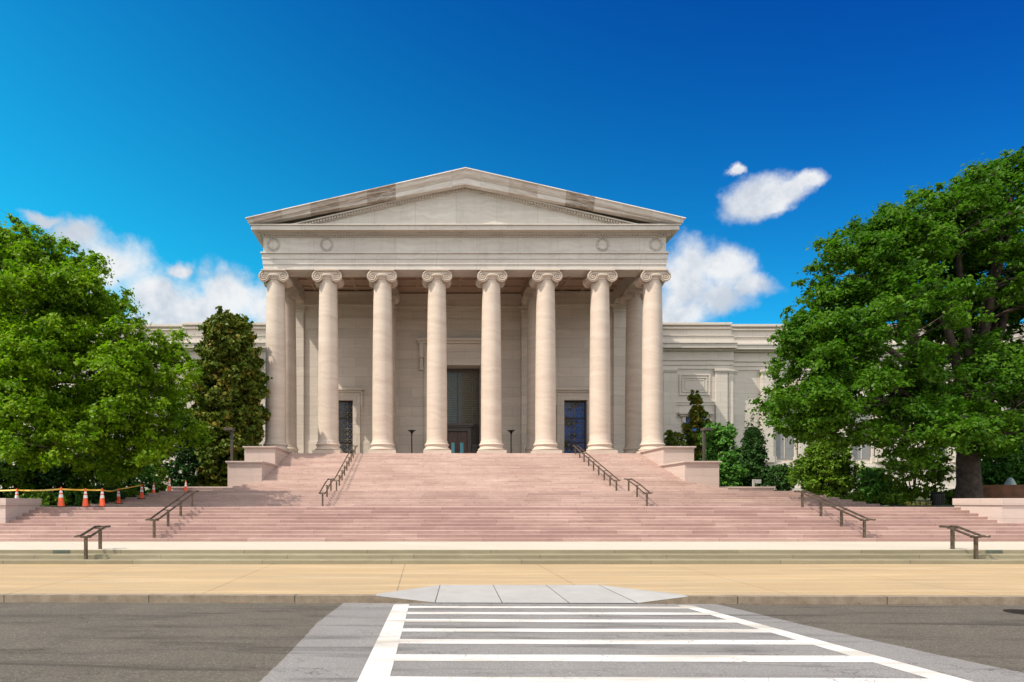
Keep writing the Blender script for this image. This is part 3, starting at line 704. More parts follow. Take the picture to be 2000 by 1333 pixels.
# walls with openings
def wallgrid(mb, x0, x1, z0, z1, y, dep, holes):
    xs = sorted({x0, x1, *[h[0] for h in holes], *[h[1] for h in holes]}); zs = sorted({z0, z1, *[h[2] for h in holes], *[h[3] for h in holes]})
    for a, b in zip(xs[:-1], xs[1:]):
        for c, d in zip(zs[:-1], zs[1:]):
            if any(h[0] <= a and b <= h[1] and h[2] <= c and d <= h[3] for h in holes): continue
            mb.add([(a,y,c),(b,y,c),(b,y,d),(a,y,d)], [(0,1,2,3)])
    for (a, b, c, d) in holes:
        mb.add([(a,y,c),(b,y,c),(b,y,d),(a,y,d),(a,y+dep,c),(b,y+dep,c),(b,y+dep,d),(a,y+dep,d)], [(0,3,7,4),(1,5,6,2),(2,6,7,3),(0,4,5,1)])
wl = MB(); CRY = 63.7
for s in (-1, 1):
    a, b = sorted((A+s*6.18, A+s*17.0)); h0, h1 = sorted((A+s*10.4, A+s*12.65))
    wallgrid(wl, a, b, FZ-.1, 22.6, WY, .7, [(h0, h1, FZ-.1, 11.94)])
    q = [(A+s*6.18, WY, FZ-.1), (A+s*6.18, CRY, FZ-.1), (A+s*6.18, CRY, 22.6), (A+s*6.18, WY, 22.6)]
    wl.add(q, [(0,1,2,3) if s<0 else (3,2,1,0)])
    a, b = sorted((A+s*17.0, A+s*16.9)); wl.box(a, b, WY+.002, 67, 1.5, 22.6)
wallgrid(wl, A-6.18, A+6.18, FZ-.1, 22.6, CRY, 1.7, [(A-2.26, A+2.26, FZ-.1, 15.5)])
wl.build('portico_wall', M['pwall'], bld)
wt = MB()      # wall entablature, pilasters, string course, dado
for s in (-1, 1):
    a, b = sorted((A+s*6.18, A+s*16.9)); wt.box(a, b, 62.5, WY-.002, 21.3, 22.5); wt.box(a, b, 62.42, WY-.003, 21.10, 21.3)
    wt.box(a, b, 62.35, WY-.004, 22.2, 22.46)
    for u in (15.95, 6.95):
        x = A+s*u; wt.box(x-.76, x+.76, WY-.26, WY-.001, FZ, 20.55)
        wt.box(x-.86, x+.86, WY-.36, WY-.005, 20.55, 20.72); wt.box(x-.95, x+.95, WY-.46, WY-.006, 20.92, 21.09); wt.box(x-.80, x+.80, WY-.31, WY-.007, 20.72, 20.92)
        wt.box(x-.86, x+.86, WY-.36, WY-.005, FZ+.001, FZ+.7)
    for (q0, q1) in ((7.72,9.5),(13.6,15.18)):
        a, b = sorted((A+s*q0, A+s*q1)); wt.box(a, b, WY-.05, WY-.002, FZ, 7.9)
    a, b = sorted((A+s*7.72, A+s*15.18)); wt.box(a, b, WY-.09, WY-.0025, 18.86, 20.1)
    # side door surround
    x = A+s*11.52
    for q in (-1,1):
        a, b = sorted((x+q*1.13, x+q*1.88)); wt.box(a, b, WY-.14, WY-.003, FZ, 12.66); a, b = sorted((x+q*1.55, x+q*1.85)); wt.box(a, b, WY-.20, WY-.1385, FZ, 12.6)
        a, b = sorted((x+q*1.90, x+q*2.12)); wt.box(a, b, WY-.28, WY-.004, 11.3, 12.66); wt.box(a+.03, b-.03, WY-.20, WY-.0045, 10.9, 11.3)
    wt.box(x-1.129, x+1.129, WY-.138, WY-.0035, 11.94, 12.66)
    wt.box(x-2.05, x+2.05, WY-.30, WY-.005, 12.66, 12.86); wt.box(x-2.2, x+2.2, WY-.5, WY-.006, 12.86, 13.08); wt.box(x-2.0, x+2.0, WY-.3, WY-.007, 13.08, 13.2)
Y = CRY
wt.box(A-6.17,A+6.17,Y-.5,Y-.002,21.3,22.5); wt.box(A-6.17,A+6.17,Y-.58,Y-.003,21.10,21.3); wt.box(A-6.17,A+6.17,Y-.09,Y-.0025,18.86,20.1)
for s in (-1,1):
    a, b = sorted((A+s*2.27, A+s*3.4)); wt.box(a, b, Y-.2, Y-.003, FZ, 16.85); a, b = sorted((A+s*3.05, A+s*3.38)); wt.box(a, b, Y-.27, Y-.198, FZ, 16.8)
    a, b = sorted((A+s*3.42, A+s*3.85)); wt.box(a, b, Y-.5, Y-.004, 16.2, 17.6); wt.box(a+.05, b-.05, Y-.35, Y-.0045, 15.3, 16.2); wt.box(a, b, Y-.42, Y-.005, 15.0, 15.3)
    a, b = sorted((A+s*3.6, A+s*6.1)); wt.box(a, b, Y-.05, Y-.0035, FZ, 7.9)
wt.box(A-2.269,A+2.269,Y-.198,Y-.0035,15.5,16.85); wt.box(A-3.4,A+3.4,Y-.25,Y-.004,16.852,17.6)
wt.box(A-3.95,A+3.95,Y-.55,Y-.005,17.602,17.8); wt.box(A-4.15,A+4.15,Y-.8,Y-.006,17.8,18.06); wt.box(A-3.9,A+3.9,Y-.5,Y-.007,18.06,18.2)
wt.build('wall_trim', M['pwall'], bld, bevel=.012)

# doors
def lattice(x0, x1, z0, z1, y, n, name, parent, rows, diag=True, wd=.035):
    g = MB()
    cw_ = (x1-x0)/n; rh = (z1-z0)/rows
    for i in range(n+1): g.box(x0+i*cw_-wd/2, x0+i*cw_+wd/2, y-.04, y, z0, z1)
    for j in range(rows+1): g.box(x0, x1, y-.045, y-.005, z0+j*rh-wd/2, z0+j*rh+wd/2)
    if diag:
        for i in range(n):
            for j in range(rows):
                a, b, c, d = x0+i*cw_, x0+(i+1)*cw_, z0+j*rh, z0+(j+1)*rh
                g.bar((a,y-.02,c),(b,y-.02,d),wd*.6,wd*.8); g.bar((a,y-.02,d),(b,y-.02,c),wd*.6,wd*.8)
                cx_, cz_ = (a+b)/2, (c+d)/2; r = min(cw_, rh)*.16
                g.lathe([(r,-.01),(r,.01)], (cx_,y-.04,cz_), 4)
    return g.build(name, M['bronzel'], parent)
M['bronzel'] = plain('lattice_bronze', (.20,.17,.11), .55, .1, .3, 8)
for s in (-1,1):
    x = A+s*11.52; y = WY+.55
    d = MB(); d.box(x-1.12, x+1.13, y+.02, y+.12, FZ-.05, 11.94); do = d.build('side_door', M['bronze'], bld)
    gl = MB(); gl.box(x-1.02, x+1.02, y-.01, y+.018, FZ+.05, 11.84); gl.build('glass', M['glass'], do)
    lattice(x-1.05, x+1.05, FZ+.05, 11.84, y-.02, 4, 'grille', do, 11, wd=.05)
    f2 = MB()
    for a, b in ((x-1.12,x-1.0),(x+1.0,x+1.13)): f2.box(a, b, y-.12, y+.0, FZ, 11.94)
    f2.box(x-.999,x+.999,y-.119,y,11.80,11.94); f2.box(x-.999,x+.999,y-.10,y-.001,10.15,10.27); f2.box(x-.999,x+.999,y-.10,y-.001,7.75,7.87); f2.build('frame', M['bronze'], do)
x = A; y = CRY+1.7
d = MB(); d.box(x-2.26, x+2.26, y+.02, y+.15, FZ-.05, 15.6); do = d.build('main_door', M['bronze'], bld)
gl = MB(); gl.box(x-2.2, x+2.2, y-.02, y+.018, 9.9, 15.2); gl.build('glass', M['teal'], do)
lattice(x-2.15, x+2.15, 9.9, 15.15, y-.05, 14, 'grille', do, 22, wd=.055)
f2 = MB()
for a in (-2.26,-.03,2.12): f2.box(x+a, x+a+.14, y-.14, y-.03, 9.6, 15.5)
f2.box(x-2.26,x+2.26,y-.2,y-.03,15.18,15.52)
for q in (-1,1):
    a, b = sorted((x+q*1.02, x+q*1.38)); f2.box(a, b, y-.55, y, FZ, 9.46)
    for j in range(7): f2.lathe([(.01,-.03),(.05,0),(.01,.03)], (x+q*1.2, y-.56, FZ+.4+.5*j), 8)
    a, b = sorted((x+q*1.5, x+q*2.2)); f2.box(a, b, y-.1, y-.021, FZ, 7.6); f2.box(a, b, y-.25, y-.05, 7.5, 7.75)
f2.box(x-1.38,x+1.38,y-.56,y,9.10,9.47)
for j in range(5): f2.lathe([(.01,-.03),(.05,0),(.01,.03)], (x-.9+.45*j, y-.57, 9.28), 8)
f2.box(x-1.5,x+1.5,y-.75,y,9.46,9.62); f2.box(x-1.62,x+1.62,y-.9,y-.001,9.62,9.86); f2.build('frame', M['lampmetal'], do)
for q in (-1,1):
    a, b = sorted((x+q*.012, x+q*1.02)); lf = MB(); lf.box(a, b, y-.28, y-.2, FZ, 9.1); lo = lf.build('door_leaf', M['bronzedoor'], do)
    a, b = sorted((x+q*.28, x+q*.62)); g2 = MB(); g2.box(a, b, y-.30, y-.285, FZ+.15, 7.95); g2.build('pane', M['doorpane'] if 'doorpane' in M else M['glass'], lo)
    hb = MB(); hb.tube([(x+q*.12,y-.36,FZ+.55),(x+q*.12,y-.36,FZ+1.35)], .02, 6); hb.build('handle', M['lampmetal'], lo)

# wings
def wing(s):
    e = bld
    def seg_profile(mb, u0, u1, dy, y00=66.0):
        a, b = sorted((A+s*u0, A+s*u1)); yb_ = y00+dy
        prof = [(-.7,2.0,3.4),(-.5,3.4,4.2),(-.35,4.2,4.9),(-.15,4.9,5.45),(-.45,5.45,5.7),(-.30,5.7,6.0),(0,6.0,15.6),
                (-.08,15.6,16.0),(-.16,16.0,16.45),(-.26,16.45,16.55),(-.1,16.55,17.45),(-.45,17.45,17.62),(-.85,17.62,18.05),(-.95,18.05,18.22),
                (-.2,18.22,18.98),(-.28,18.98,19.06),(.35,19.06,19.85),(.15,19.85,19.93),(.5,19.93,20.25),(.2,20.25,20.5)]
        for p, z0, z1 in prof: mb.box(a+.001, b-.001, yb_+p, yb_+2.5+z0*.001, z0, z1)
    wm = MB()
    seg_profile(wm, 17.0, 28.5, 0); seg_profile(wm, 28.5, 90, .65)
    wm.build('wing_wall', M['wing'], e, bevel=.015)
    pl = MB()
    def pil(u0, u1, dy, pr=.28):
        a, b = sorted((A+s*u0, A+s*u1)); y = 66.0+dy
        pl.box(a, b, y-pr, y-.001, 6.0, 15.2); pl.box(a-.06, b+.06, y-pr-.06, y-.002, 15.2, 15.35); pl.box(a-.12, b+.12, y-pr-.12, y-.003, 15.35, 15.599)
        pl.box(a-.08, b+.08, y-pr-.08, y-.004, 6.001, 6.6)
    pil(21.2,22.5,0); pil(26.6,27.8,0); pil(27.95,28.45,0,.10)
    pil(28.52,29.1,.65,.12)
    u = 31.6
    while u < 80:
        pil(u, u+1.15, .65, .5); pil(u+1.3, u+1.5, .65, .25); pil(u+3.5, u+3.7, .65, .25); pil(u+3.85,u+5.0,.65,.5); u += 8.0
    pl.build('pilaster', M['wing'], e, bevel=.012)
    # blind panel, string and window of the first bay
    tr_ = MB(); y = 66.0
    def frame(x0, x1, z0, z1, t, pr, yy=y):
        tr_.box(x0,x1,yy-pr,yy-.001,z1-t,z1); tr_.box(x0,x1,yy-pr,yy-.001,z0,z0+t); tr_.box(x0,x0+t,yy-pr,yy-.002,z0+t,z1-t); tr_.box(x1-t,x1,yy-pr,yy-.002,z0+t,z1-t)
    c0, c1 = sorted((A+s*22.9, A+s*26.1)); frame(c0, c1, 12.9, 15.1, .16, .10); frame(c0+.3, c1-.3, 13.2, 14.8, .12, .07); frame(c0+.6,c1-.6,13.45,14.55,.08,.04)
    a, b = sorted((A+s*22.5, A+s*26.6)); tr_.box(a,b,y-.12,y-.003,12.15,12.35); tr_.box(a,b,y-.07,y-.004,11.9,12.15)
    a, b = sorted((A+s*22.75, A+s*26.3)); tr_.box(a,b,y-.45,y-.004,10.9,11.12); tr_.box(a+.15,b-.15,y-.25,y-.005,10.7,10.9)
    a, b = sorted((A+s*23.2, A+s*25.9)); tr_.box(a,a+.35,y-.12,y-.005,6.0,10.7); tr_.box(b-.35,b,y-.12,y-.005,6.0,10.7)
    tr_.build('wall_moulding', M['wing'], e, bevel=.01)
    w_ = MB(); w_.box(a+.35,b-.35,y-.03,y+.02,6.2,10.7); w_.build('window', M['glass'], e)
    u = 31.6
    while u < 80:
        a, b = sorted((A+s*(u+1.55), A+s*(u+3.45))); w_ = MB(); w_.box(a,b,66.6,66.648,6.4,12.5); w_.build('window', M['blind'], e)
        f = MB(); f.box(a-.0,b+.0,66.2,66.6,12.5,12.8); f.box((a+b)/2-.04,(a+b)/2+.04,66.57,66.599,6.4,12.5); f.build('window_head', M['wing'], e)
        u += 8.0
for s in (-1,1): wing(s)
# central block behind the portico
cb = MB(); cb.box(A-16.4, A+16.4, 67, 95, 5, 24.0); cb.build('central_block', M['wing'], bld)
sc = MB(); sc.box(A-18.9, A-16.9, 66.5, 70, 19.9, 20.9); sc.box(A-19.4,A-16.9,66.2,70.3,20.9,21.25); sc.build('attic_block', M['wing'], bld)

# ------------------------------------------------------------------ lamps
for s, side in ((-1,'left'),(1,'right')):
    xl = A+s*4.5; y = 58.0
    e = empty('torch_lamp', (xl, y, FZ), 'black torch-shaped lamp on a post %s of the main door' % side, 'lamp', 'black lamps on the portico floor')
    MB().lathe([(.22,FZ),(.22,FZ+.05),(.10,FZ+.12),(.055,FZ+.2),(.05,FZ+2.05),(.07,FZ+2.08),(.05,FZ+2.12)], (xl,y,0), 16).build('post', M['black'], e, smooth='auto')
    MB().lathe([(.05,FZ+2.12),(.09,FZ+2.18),(.12,FZ+2.26),(.20,FZ+2.36),(.36,FZ+2.42),(.37,FZ+2.46),(.33,FZ+2.46),(.1,FZ+2.40)], (xl,y,0), 20).build('lamp_bowl', M['black'], e, smooth='auto')
    xl = -14.4 if s < 0 else 21.0; y = 48.0
    e = empty('street_lamp', (xl, y, 2.7), 'square brown lamp post with flat head behind the %s cheek wall' % side, 'street lamp', 'square lamp posts beside the stairs')
    MB().box(xl-.09, xl+.09, y-.09, y+.09, 2.5, 7.25).build('post', M['lampmetal'], e, bevel=.01)
    a, b = sorted((xl-s*.14, xl+s*.52)); MB().box(a, b, y-.3, y+.3, 7.26, 7.46).build('lamp_head', M['lampmetal'], e, bevel=.02)

# ------------------------------------------------------------------ traffic cones and tape
def make_cone(h=.88):
    e = bpy.data.objects.new('traffic_cone', None); COL.objects.link(e)
    b = MB(); b.box(-.19,.19,-.19,.19,0,.04); b.build('base', M['rubber'], e, bevel=.01)
    def r(z): return .15-.118*(z/h)
    MB().lathe([(r(.04)+.01,.04),(r(.08),.07),(r(h-.02),h-.02),(r(h)-.008,h),(.012,h)], (0,0,0), 20).build('cone_body', M['orange'], e, smooth='auto')
    for a, c in ((.42,.56),(.62,.72)): MB().lathe([(r(a)+.003,a),(r(c)+.003,c)], (0,0,0), 20, False).build('band', M['white'], e, smooth=True)
    return e
cones = [(-16.85,29.72,1.70,'second traffic cone from the left, at the foot of the green hedge',1.06),(-15.75,29.78,1.70,'third traffic cone from the left on the terrace edge',1),(-14.98,29.8,1.70,'fourth traffic cone from the left on the terrace edge',1),
         (-17.3,36.25,1.828,'traffic cone on the lowest of the corner steps under the elm',1),(-16.45,37.3,2.1,'traffic cone standing on the side steps beneath the sloping tape',1),
         (-17.4,41.2,2.3,'traffic cone in front of the bright green bush',1),(-17.3,43.5,2.60,'small far traffic cone left of the low garden wall',1),(-16.4,44.1,2.62,'farthest small traffic cone in front of the low garden wall',.9),
         (-19.9,31.3,1.70,'traffic cone partly hidden behind the left pedestal wall',1.02)]
c0 = make_cone()
for i, (x, y, z, lb, sc_) in enumerate(cones):
    c = c0 if i == 0 else copy_tree(c0)
    c.location = (x, y, z); c.scale = (sc_,)*3; c.rotation_euler = (0,0,random.random())
    tag(c, lb, 'traffic cone', 'orange traffic cones on the left terrace')
tops = sorted([(x, y, z+.80*k) for x, y, z, _, k in cones if y != 44.1 and y != 43.5], key=lambda p: p[0])
chain = [(-28,31.5,2.62),(-19.9,31.3,2.52),(-16.85,29.72,2.54),(-15.75,29.78,2.50),(-14.98,29.8,2.50),(-17.3,36.25,2.66),(-16.45,37.3,2.92)]
tp = MB()
for p, q in zip(chain[:-1], chain[1:]):
    p = Vector(p); q = Vector(q); n = 10; L_ = (q-p).length
    prev = None
    for i in range(n+1):
        t = i/n; c = p.lerp(q, t); c.z -= .012*L_*4*t*(1-t); tw = .5*math.sin(5*t+p.x)
        up = Vector((0, math.sin(tw)*.035, math.cos(tw)*.035)); cur = (c-up, c+up)
        if prev: tp.add([prev[0], cur[0], cur[1], prev[1]], [(0,1,2,3)])
        prev = cur
to = tp.build('barrier_tape', M['tape'], origin=chain[0]); sol = to.modifiers.new('t','SOLIDIFY'); sol.thickness = .004
tag(to, 'yellow and white barrier tape strung between the orange cones', 'tape')

# ------------------------------------------------------------------ vegetation
def leaves(centers, radii, nper, size, up=.6, flat=.55, seed=0, hollow=.35):
    """rhombus leaves scattered round clump centres; returns verts, quads"""
    r = np.random.default_rng(seed)
    cs = np.asarray(centers); rs = np.asarray(radii)
    n = (nper*(rs/rs.mean())**2).astype(int).clip(4)
    idx = np.repeat(np.arange(len(cs)), n); N_ = len(idx)
    K = 11                                                     # twigs per clump
    sd_ = r.normal(size=(len(cs),K,3)); sd_ /= np.linalg.norm(sd_, axis=2)[:,:,None]
    sc_ = sd_*(hollow+(1-hollow)*r.random((len(cs),K,1))**.6); sc_[:,:,2] *= flat
    tw = r.integers(0, K, N_); so_ = sc_[idx, tw]
    d = r.normal(size=(N_,3)); q_ = np.abs(r.normal(size=(N_,1)))*.17; dn_ = d/np.linalg.norm(d, axis=1)[:,None]
    off = so_+dn_*q_*np.array([1.25,1.25,.75]); off[:,2] -= .10*(dn_[:,0]**2+dn_[:,1]**2)*q_[:,0]*4
    P = cs[idx]+off*rs[idx][:,None]*1.08
    d = so_/(np.linalg.norm(so_, axis=1)[:,None]+1e-6)*.7+dn_*.5
    nrm = d*.6+r.normal(size=(N_,3))*.55; nrm[:,2] += up; nrm /= np.linalg.norm(nrm, axis=1)[:,None]
    a = np.cross(nrm, r.normal(size=(N_,3))); a /= np.linalg.norm(a, axis=1)[:,None]; b = np.cross(nrm, a)
    s = (size*(.6+.8*r.random(N_)))[:,None]
    V = np.stack([P-a*s*.62, P+b*s*.34-a*s*.05+nrm*s*.10, P+a*s*.62, P-b*s*.34-a*s*.05+nrm*s*.10], 1).reshape(-1,3)
    return V
def leafmesh(name, V, material, parent):
    V = V-np.array(wloc(parent)); n = len(V)//4
    me = bpy.data.meshes.new(name); me.vertices.add(len(V)); me.vertices.foreach_set('co', V.ravel().astype(np.float32))
    me.loops.add(4*n); me.loops.foreach_set('vertex_index', np.arange(4*n, dtype=np.int32))
    me.polygons.add(n); me.polygons.foreach_set('loop_start', np.arange(0,4*n,4,dtype=np.int32))
    try: me.polygons.foreach_set('loop_total', np.full(n,4,dtype=np.int32))
    except Exception: pass
    me.update(calc_edges=True); me.validate()
    me.materials.append(material); ob = bpy.data.objects.new(name, me); COL.objects.link(ob); ob.parent = parent; return ob
def crown_points(ells, n, seed, inner=.45, zmin=None):
    r = np.random.default_rng(seed); out = []; vol = np.array([e[3]*e[4]*e[5] for e in ells])**.72; vol /= vol.sum()
    for e, w_ in zip(ells, vol):
        k = max(3, int(n*w_)); i = 0
        # evenly spread directions
        while i < k:
            d = r.normal(size=3); d /= np.linalg.norm(d); rr = inner+(1-inner)*r.random()**.6
            p = np.array(e[:3])+d*rr*np.array(e[3:6])
            if zmin and p[2] < zmin: i += 1; continue
            out.append(p); i += 1
    return np.array(out)
def tree(name, label, cat, base, tr_r, fork, ells, nclump, crad, nper, lsize, lmat, seed, limbs=None, group=None, flat=.55, hollow=.35, up=.6, zmin=None):
    e = empty(name, base, label, cat, group); r = random.Random(seed)
    cs = crown_points(ells, nclump, seed, zmin=zmin)
    rs = np.array([crad*r.choice((.5,.7,.9,1.1,1.35,1.6)) for _ in cs])
    leafmesh('crown', leaves(cs, rs, nper, lsize, flat=flat, seed=seed, hollow=hollow, up=up), lmat, e)
    t = MB(); b = Vector(base); f = Vector(fork)
    P = [b+Vector((0,0,-.3)), b+Vector((0,0,.15)), b.lerp(f,.25)+Vector((.05,0,0)), b.lerp(f,.6)-Vector((.05,0,0)), f]
    t.tube(P, [tr_r*1.5, tr_r*1.2, tr_r, tr_r*.92, tr_r*.85], 14)
    nodes = []
    for el_ in (limbs or ells):
        tgt = Vector(el_[:3]); L_ = (tgt-f).length; mid = f.lerp(tgt,.5)+Vector((r.uniform(-.6,.6), r.uniform(-.6,.6), .10*L_))
        pts = [f-Vector((0,0,.3))]
        for i in range(1,9):
            q = i/8; pts.append(f*(1-q)**2+mid*2*q*(1-q)+tgt*q*q+Vector((r.uniform(-.12,.12), r.uniform(-.12,.12), r.uniform(-.1,.1))))
        r0 = tr_r*r.uniform(.36,.52)
        t.tube(pts, [r0*(1-.8*i/8) for i in range(9)], 8)
        nodes += [(p, r0*(1-.8*i/8)) for i, p in enumerate(pts) if i > 1]
    for c in cs:
        c = Vector(c); best = min(nodes, key=lambda n: (n[0]-c).length+.6*max(0, n[0].z-c.z))
        p, rr = best; L_ = (c-p).length
        if L_ < .5: continue
        m1 = p.lerp(c,.35)+Vector((r.uniform(-.1,.1)*L_, r.uniform(-.1,.1)*L_, .05*L_)); m2 = p.lerp(c,.7)+Vector((r.uniform(-.06,.06)*L_, 0, .08*L_))
        r0 = min(rr*.6, .035+.022*L_); t.tube([p, m1, m2, c], [r0, r0*.75, r0*.5, r0*.2], 5)
        for _ in range(2):
            q = c+Vector((r.uniform(-1,1), r.uniform(-1,1), r.uniform(-.2,.6)))*crad*.8; t.tube([m2, m2.lerp(q,.5)+Vector((0,0,.05)), q], [r0*.4, r0*.25, .006], 4)
    t.build('trunk', M['bark'], e, smooth=True)
    return e
def X(px, d): return (px-828)*d/1250
def Z(py, d): return EYE+(980-py)*d/1250
def E(px, py, d, rpx, rpy, ry): return (X(px,d), d, Z(py,d), rpx*d/1250, ry, rpy*d/1250)

# right-hand maple
d = 35
tree('maple_tree', 'large spreading maple tree with dark green crown at the right edge', 'tree', (X(1890,d), d, 1.9), .56, (X(1893,d), d, Z(840,d)),
     [E(1950,400,d,110,80,4), E(1800,470,d,135,85,4.5), E(1690,540,d,95,85,4), E(1900,560,d,130,110,4.5), E(1640,620,d,75,45,3), E(1605,690,33,75,75,3.5),
      E(1580,780,32.5,62,70,3), E(1690,790,31.5,95,80,3), E(1740,660,32,120,95,3.5), E(1850,740,34,110,95,3), E(1950,700,36,110,150,5), E(1980,800,33,75,90,3), E(2100,600,36,150,250,5),
      E(1820,845,31,70,42,2), E(2060,380,36,110,70,4), E(1670,480,d,55,50,2.5),E(1850,400,d,85,50,3), E(1990,345,d,65,50,3), E(2020,330,34,60,40,2), E(1960,540,37,90,80,4), E(1860,470,37,100,70,4), E(1610,600,d,55,45,2.5), E(1750,610,36,90,50,3), E(1645,835,32,75,36,2), E(1770,845,31,75,32,2), E(1870,820,31,90,40,2), E(1960,850,31.5,70,35,2), E(1585,725,33,60,60,3), E(1615,660,33,60,45,2.5), E(1572,800,32.5,48,45,2.5)],
     600, .90, 540, .165, M['maple'], 3, flat=.55, hollow=.25)
# left-hand elm
d = 36
tree('elm_tree', 'tall broad elm tree with yellow-green crown at the left edge', 'tree', (X(-75,d), d, 1.9), .6, (X(-20,d), d, Z(745,d)),
     [E(60,480,d,75,45,3), E(-30,520,d,110,80,4), E(120,540,d,90,75,3.5), E(60,620,d,150,95,4.5), E(180,650,34,80,70,3), E(240,720,34,95,75,3.5), E(285,780,33,75,85,3),
      E(120,740,33,140,90,3.5), E(40,830,31,110,80,3), E(190,850,32,120,70,3), E(305,715,36,45,60,2.5), E(-120,650,37,150,200,5), E(300,860,34,70,45,2), E(110,880,30,90,40,2), E(20,890,30.5,60,40,2), E(30,740,33,80,80,3), E(205,600,d,25,20,1.2), E(40,560,33,120,60,3)],
     470, .92, 560, .165, M['elm'], 5, flat=.55, hollow=.25)
# magnolias
def shrub(name, label, cat, px, pytop, pybot, d, wpx, mat_, n, lsize, seed, shape='round', z0=None, group=None, crad=None, nper=120, hollow=.4):
    x = X(px, d); zt_ = Z(pytop, d); zb = z0 if z0 is not None else Z(pybot, d); w_ = wpx*d/1250/2; h = zt_-zb
    e = empty(name, (x, d, zb), label, cat, group); r = np.random.default_rng(seed); cs = []
    for i in range(n):
        t = r.random(); a = r.random()*2*pi
        if shape == 'cone': rr = w_*(1-t)**.75*(.95 if t > .12 else .8)
        elif shape == 'column': rr = w_*(math.sin(pi*min(1,(t*.74+.16)))**.3)*(1-.12*t)
        else: rr = w_*math.sqrt(max(.05,1-(2*t-1)**2*.92))
        q = r.random()**.35; rr *= 1+(.18 if shape != 'round' else .06)*math.sin(a*2+t*9+seed)+.08*math.sin(a*5-t*17); cs.append((x+rr*q*math.cos(a), d+rr*q*math.sin(a), zb+h*(.03+.95*t)))
    cr = crad or w_*.26
    leafmesh('foliage', leaves(cs, np.array([cr*r.uniform(.7,1.25) for _ in cs]), nper, lsize, flat=.8, seed=seed, hollow=hollow, up=.35), mat_, e)
    s_ = MB(); rr = random.Random(seed)
    for k in range(7 if shape == 'round' else 3):
        a = rr.random()*6.3; q = w_*(.65 if shape=='round' else .15)
        s_.tube([(x+.06*math.cos(a),d+.06*math.sin(a),zb-.2),(x+q*.4*math.cos(a),d+q*.4*math.sin(a),zb+h*.35),(x+q*math.cos(a),d+q*math.sin(a),zb+h*.8)], [.05*max(1,h/4),.035*max(1,h/4),.012], 6)
    s_.build('stem', M['bark'], e, smooth=True); return e
shrub('magnolia_tree', 'tall magnolia tree with bronze-tinged dark leaves left of the portico', 'tree', 446, 614, 950, 51.5, 124, M['magnolia'], 560, .27, 21, 'column', 2.7, crad=.62, nper=190)
shrub('magnolia_tree', 'dark pyramidal magnolia rising behind the right cheek wall', 'tree', 1360, 770, 890, 57, 62, M['magnolia'], 70, .28, 22, 'cone', 3.0, crad=.5, nper=120)
shrub('magnolia_shrub', 'low dark magnolia shrub at the right corner column, above the cheek wall', 'shrub', 1318, 842, 890, 56, 44, M['magnolia'], 26, .26, 23, 'round', 3.4, crad=.45, nper=110)
HG2 = 'shrubs in the right planting bed'
shrub('holly_bush', 'bright glossy holly bush right behind the square lamp post', 'shrub', 1402, 825, 955, 49, 70, M['holly'], 130, .16, 24, 'column', 2.7, HG2, crad=.42, nper=190)
shrub('holly_bush', 'lower holly bush at the outer end of the right cheek wall', 'shrub', 1425, 886, 955, 46.5, 50, M['holly'], 80, .15, 25, 'round', 2.6, HG2, crad=.38, nper=170)
for k, (px, py, w_) in enumerate([(1466,828,60),(1450,842,40),(1488,846,36)]): pass
e = shrub('yew_tree', 'dark green conical yew with several pointed tips', 'shrub', 1470, 838, 955, 47.5, 74, M['yew'], 240, .11, 26, 'cone', 2.6, HG2, crad=.34, nper=230)
cs = []
for px, pt_ in ((1455,824),(1466,812),(1482,818),(1490,850)):
    for i in range(9): cs.append((X(px,47.5)+random.uniform(-.03,.03), 47.3+random.uniform(-.2,.2), Z(pt_+6*i,47.5)))
leafmesh('shoots', leaves(cs, np.array([.10+.02*(i%9) for i in range(len(cs))]), 60, .10, flat=1.5, seed=27), M['yew'], e)
shrub('yew_shrub', 'small round dark yew beside the end of the low garden wall', 'shrub', 1523, 912, 962, 45.5, 50, M['yew'], 70, .11, 28, 'round', 2.45, HG2, crad=.3, nper=170)
shrub('boxwood_shrub', 'big broad yellow-green shrub behind the right lower handrail', 'shrub', 1614, 864, 980, 41, 104, M['shrub'], 230, .12, 29, 'round', 2.1, HG2, crad=.42, nper=230)
shrub('boxwood_shrub', 'medium dark green bush left of the open-stemmed shrub', 'shrub', 1706, 920, 985, 39, 48, M['holly'], 90, .12, 30, 'round', 1.85, HG2, crad=.33, nper=190)
shrub('flowering_shrub', 'wide open-stemmed shrub in front of the maple trunk', 'shrub', 1784, 878, 975, 38, 108, M['lime'], 80, .12, 31, 'round', 2.3, HG2, crad=.42, nper=170)
LG = 'low plants along the edge of the beds'
for i, (px, pt_, d, w_, mt, lb) in enumerate([(1668,962,37.5,50,'shrub','low dark mound of foliage at the stepped edge of the right stairs'),
        (1745,966,37,62,'shrub','low reddish-green mound just left of the yellow flowers'),(1862,957,36,46,'shrub','low bush between the litter bin and the maple trunk')]):
    shrub('low_shrub', lb, 'shrub', px, pt_, 988, d, w_, M[mt], 40, .10, 40+i, 'round', 1.72, LG, crad=.24, nper=150)
shrub('hedge', 'dense dark hedge behind the brown wall at the right edge', 'hedge', 1975, 838, 975, 42, 130, M['holly'], 220, .16, 44, 'round', 2.0, crad=.6, nper=190)
# flowers
fb = MB()
for i in range(46):
    px = random.uniform(1770,1822); d = random.uniform(34,35.4); x = X(px,d); z = 1.72+random.uniform(.06,.22); s = random.uniform(.03,.055)
    fb.lathe([(.01,-s*.5),(s,0),(s*.6,s*.4),(.01,s*.5)], (x,d,z), 7); fb.tube([(x,d,1.6),(x,d,z)], .006, 3)
tag(fb.build('flower_bed', M['flower'], origin=(X(1795,34.7),34.7,1.7)), 'patch of small pale yellow flowers at the right terrace edge', 'flowers', kind='stuff')
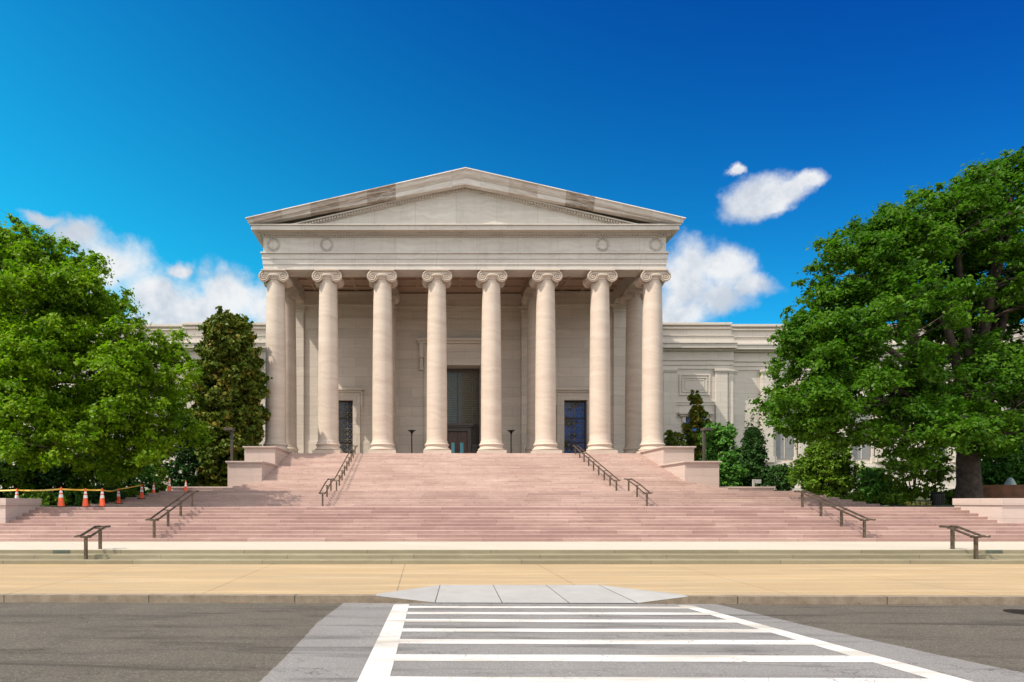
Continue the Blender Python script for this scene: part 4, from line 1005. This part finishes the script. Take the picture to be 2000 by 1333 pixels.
# bin
x = X(1831,34.5); y = 34.5
e = empty('litter_bin', (x,y,1.7), 'black slatted litter bin beside the maple trunk', 'litter bin')
b = MB(); b.lathe([(.25,1.72),(.27,1.75),(.29,2.3),(.29,2.34)], (x,y,0), 20)
for k in range(20): a = 2*pi*k/20; b.bar((x+.27*math.cos(a),y+.27*math.sin(a),1.75),(x+.305*math.cos(a),y+.305*math.sin(a),2.3),.03,.03)
b.build('bin_body', M['black'], e)
MB().lathe([(.31,2.34),(.32,2.38),(.24,2.44),(.15,2.44)], (x,y,0), 20).build('rim', M['black'], e, smooth='auto')
# brown low wall and fountain
bw = MB()
prev = None
for i in range(13):
    t = i/12; px = 1905+130*t; d = 37.5-1.2*math.sin(t*pi*.5); x = X(px,d); cur = (x, d)
    if prev:
        (x0,y0),(x1,y1) = prev, cur
        bw.add([(x0,y0,1.6),(x1,y1,1.6),(x1,y1,2.92),(x0,y0,2.92),(x0,y0+.35,1.6),(x1,y1+.35,1.6),(x1,y1+.35,2.92),(x0,y0+.35,2.92)], [(0,1,2,3),(3,2,6,7),(4,7,6,5)])
    prev = cur
tag(bw.build('brown_wall', M['brown'], origin=(X(1950,37),37,1.7)), 'low curved red-brown wall right of the maple trunk', 'low wall')
jt = MB(); x = X(1973,39.5)
jt.lathe([(.34,2.5),(.31,2.95),(.25,3.15),(.17,3.32),(.09,3.43),(.02,3.46)], (x,39.5,0), 18)
tag(jt.build('fountain_jet', M['jet'], origin=(x,39.5,2.5), smooth=True), 'pale bluish dome of fountain water above the brown wall', 'fountain')
x = X(1486,43.6)
e = empty('utility_box', (x,43.6,2.6), 'small pale grey box on a short post on the right garden wall', 'utility box')
M['greymetal'] = plain('pale_grey_metal', (.42,.41,.39), .5); MB().box(x-.07,x+.05,44.5,44.62,2.9,3.5).build('post', M['greymetal'], e); MB().box(x+.10,x+.50,44.5,44.7,3.22,3.5).box(x+.04,x+.11,44.53,44.6,3.3,3.4).build('box_body', M['greymetal'], e)
# left bed
LB = 'shrubs in the left planting bed'
for i, (px, pt_, pb, d, w_, mt, n, ls, lb) in enumerate([
    (85,966,990,35,90,'shrub',60,.10,'low clipped green mound between the second and leftmost cones'),
    (140,960,990,36,70,'holly',50,.10,'low clipped mound behind the third cone'),
    (205,955,990,37,80,'yew',60,.10,'dark low mound behind the fourth cone'),
    (252,960,985,39,40,'lime',30,.10,'small bright green mound beside the corner steps'),
    (20,905,985,38,80,'shrub',110,.13,'green bush at the left edge under the elm'),
    (95,890,985,41,120,'yew',150,.13,'shadowed bush with bare lower stems under the elm'),
    (185,880,980,42,110,'lime',150,.13,'yellow-green bush under the middle of the elm crown'),
    (268,890,975,44,70,'holly',90,.14,'dark glossy bush behind the cone on the side steps'),
    (306,890,965,46,36,'lime',50,.13,'slim bright lime-green bush behind the cones'),
    (370,800,965,52,100,'yew',200,.16,'tall dark evergreen mass between elm and magnolia')]):
    shrub('shrub', lb, 'shrub', px, pt_, pb, d, w_, M[mt], n, ls, 60+i, 'round', {35:1.7,36:1.72,37:1.75,39:1.85,38:1.8,41:2.0,42:2.05,44:2.15,46:2.3,52:2.7}[d], LB, crad=max(.24, w_*d/1250*.11), nper=170)
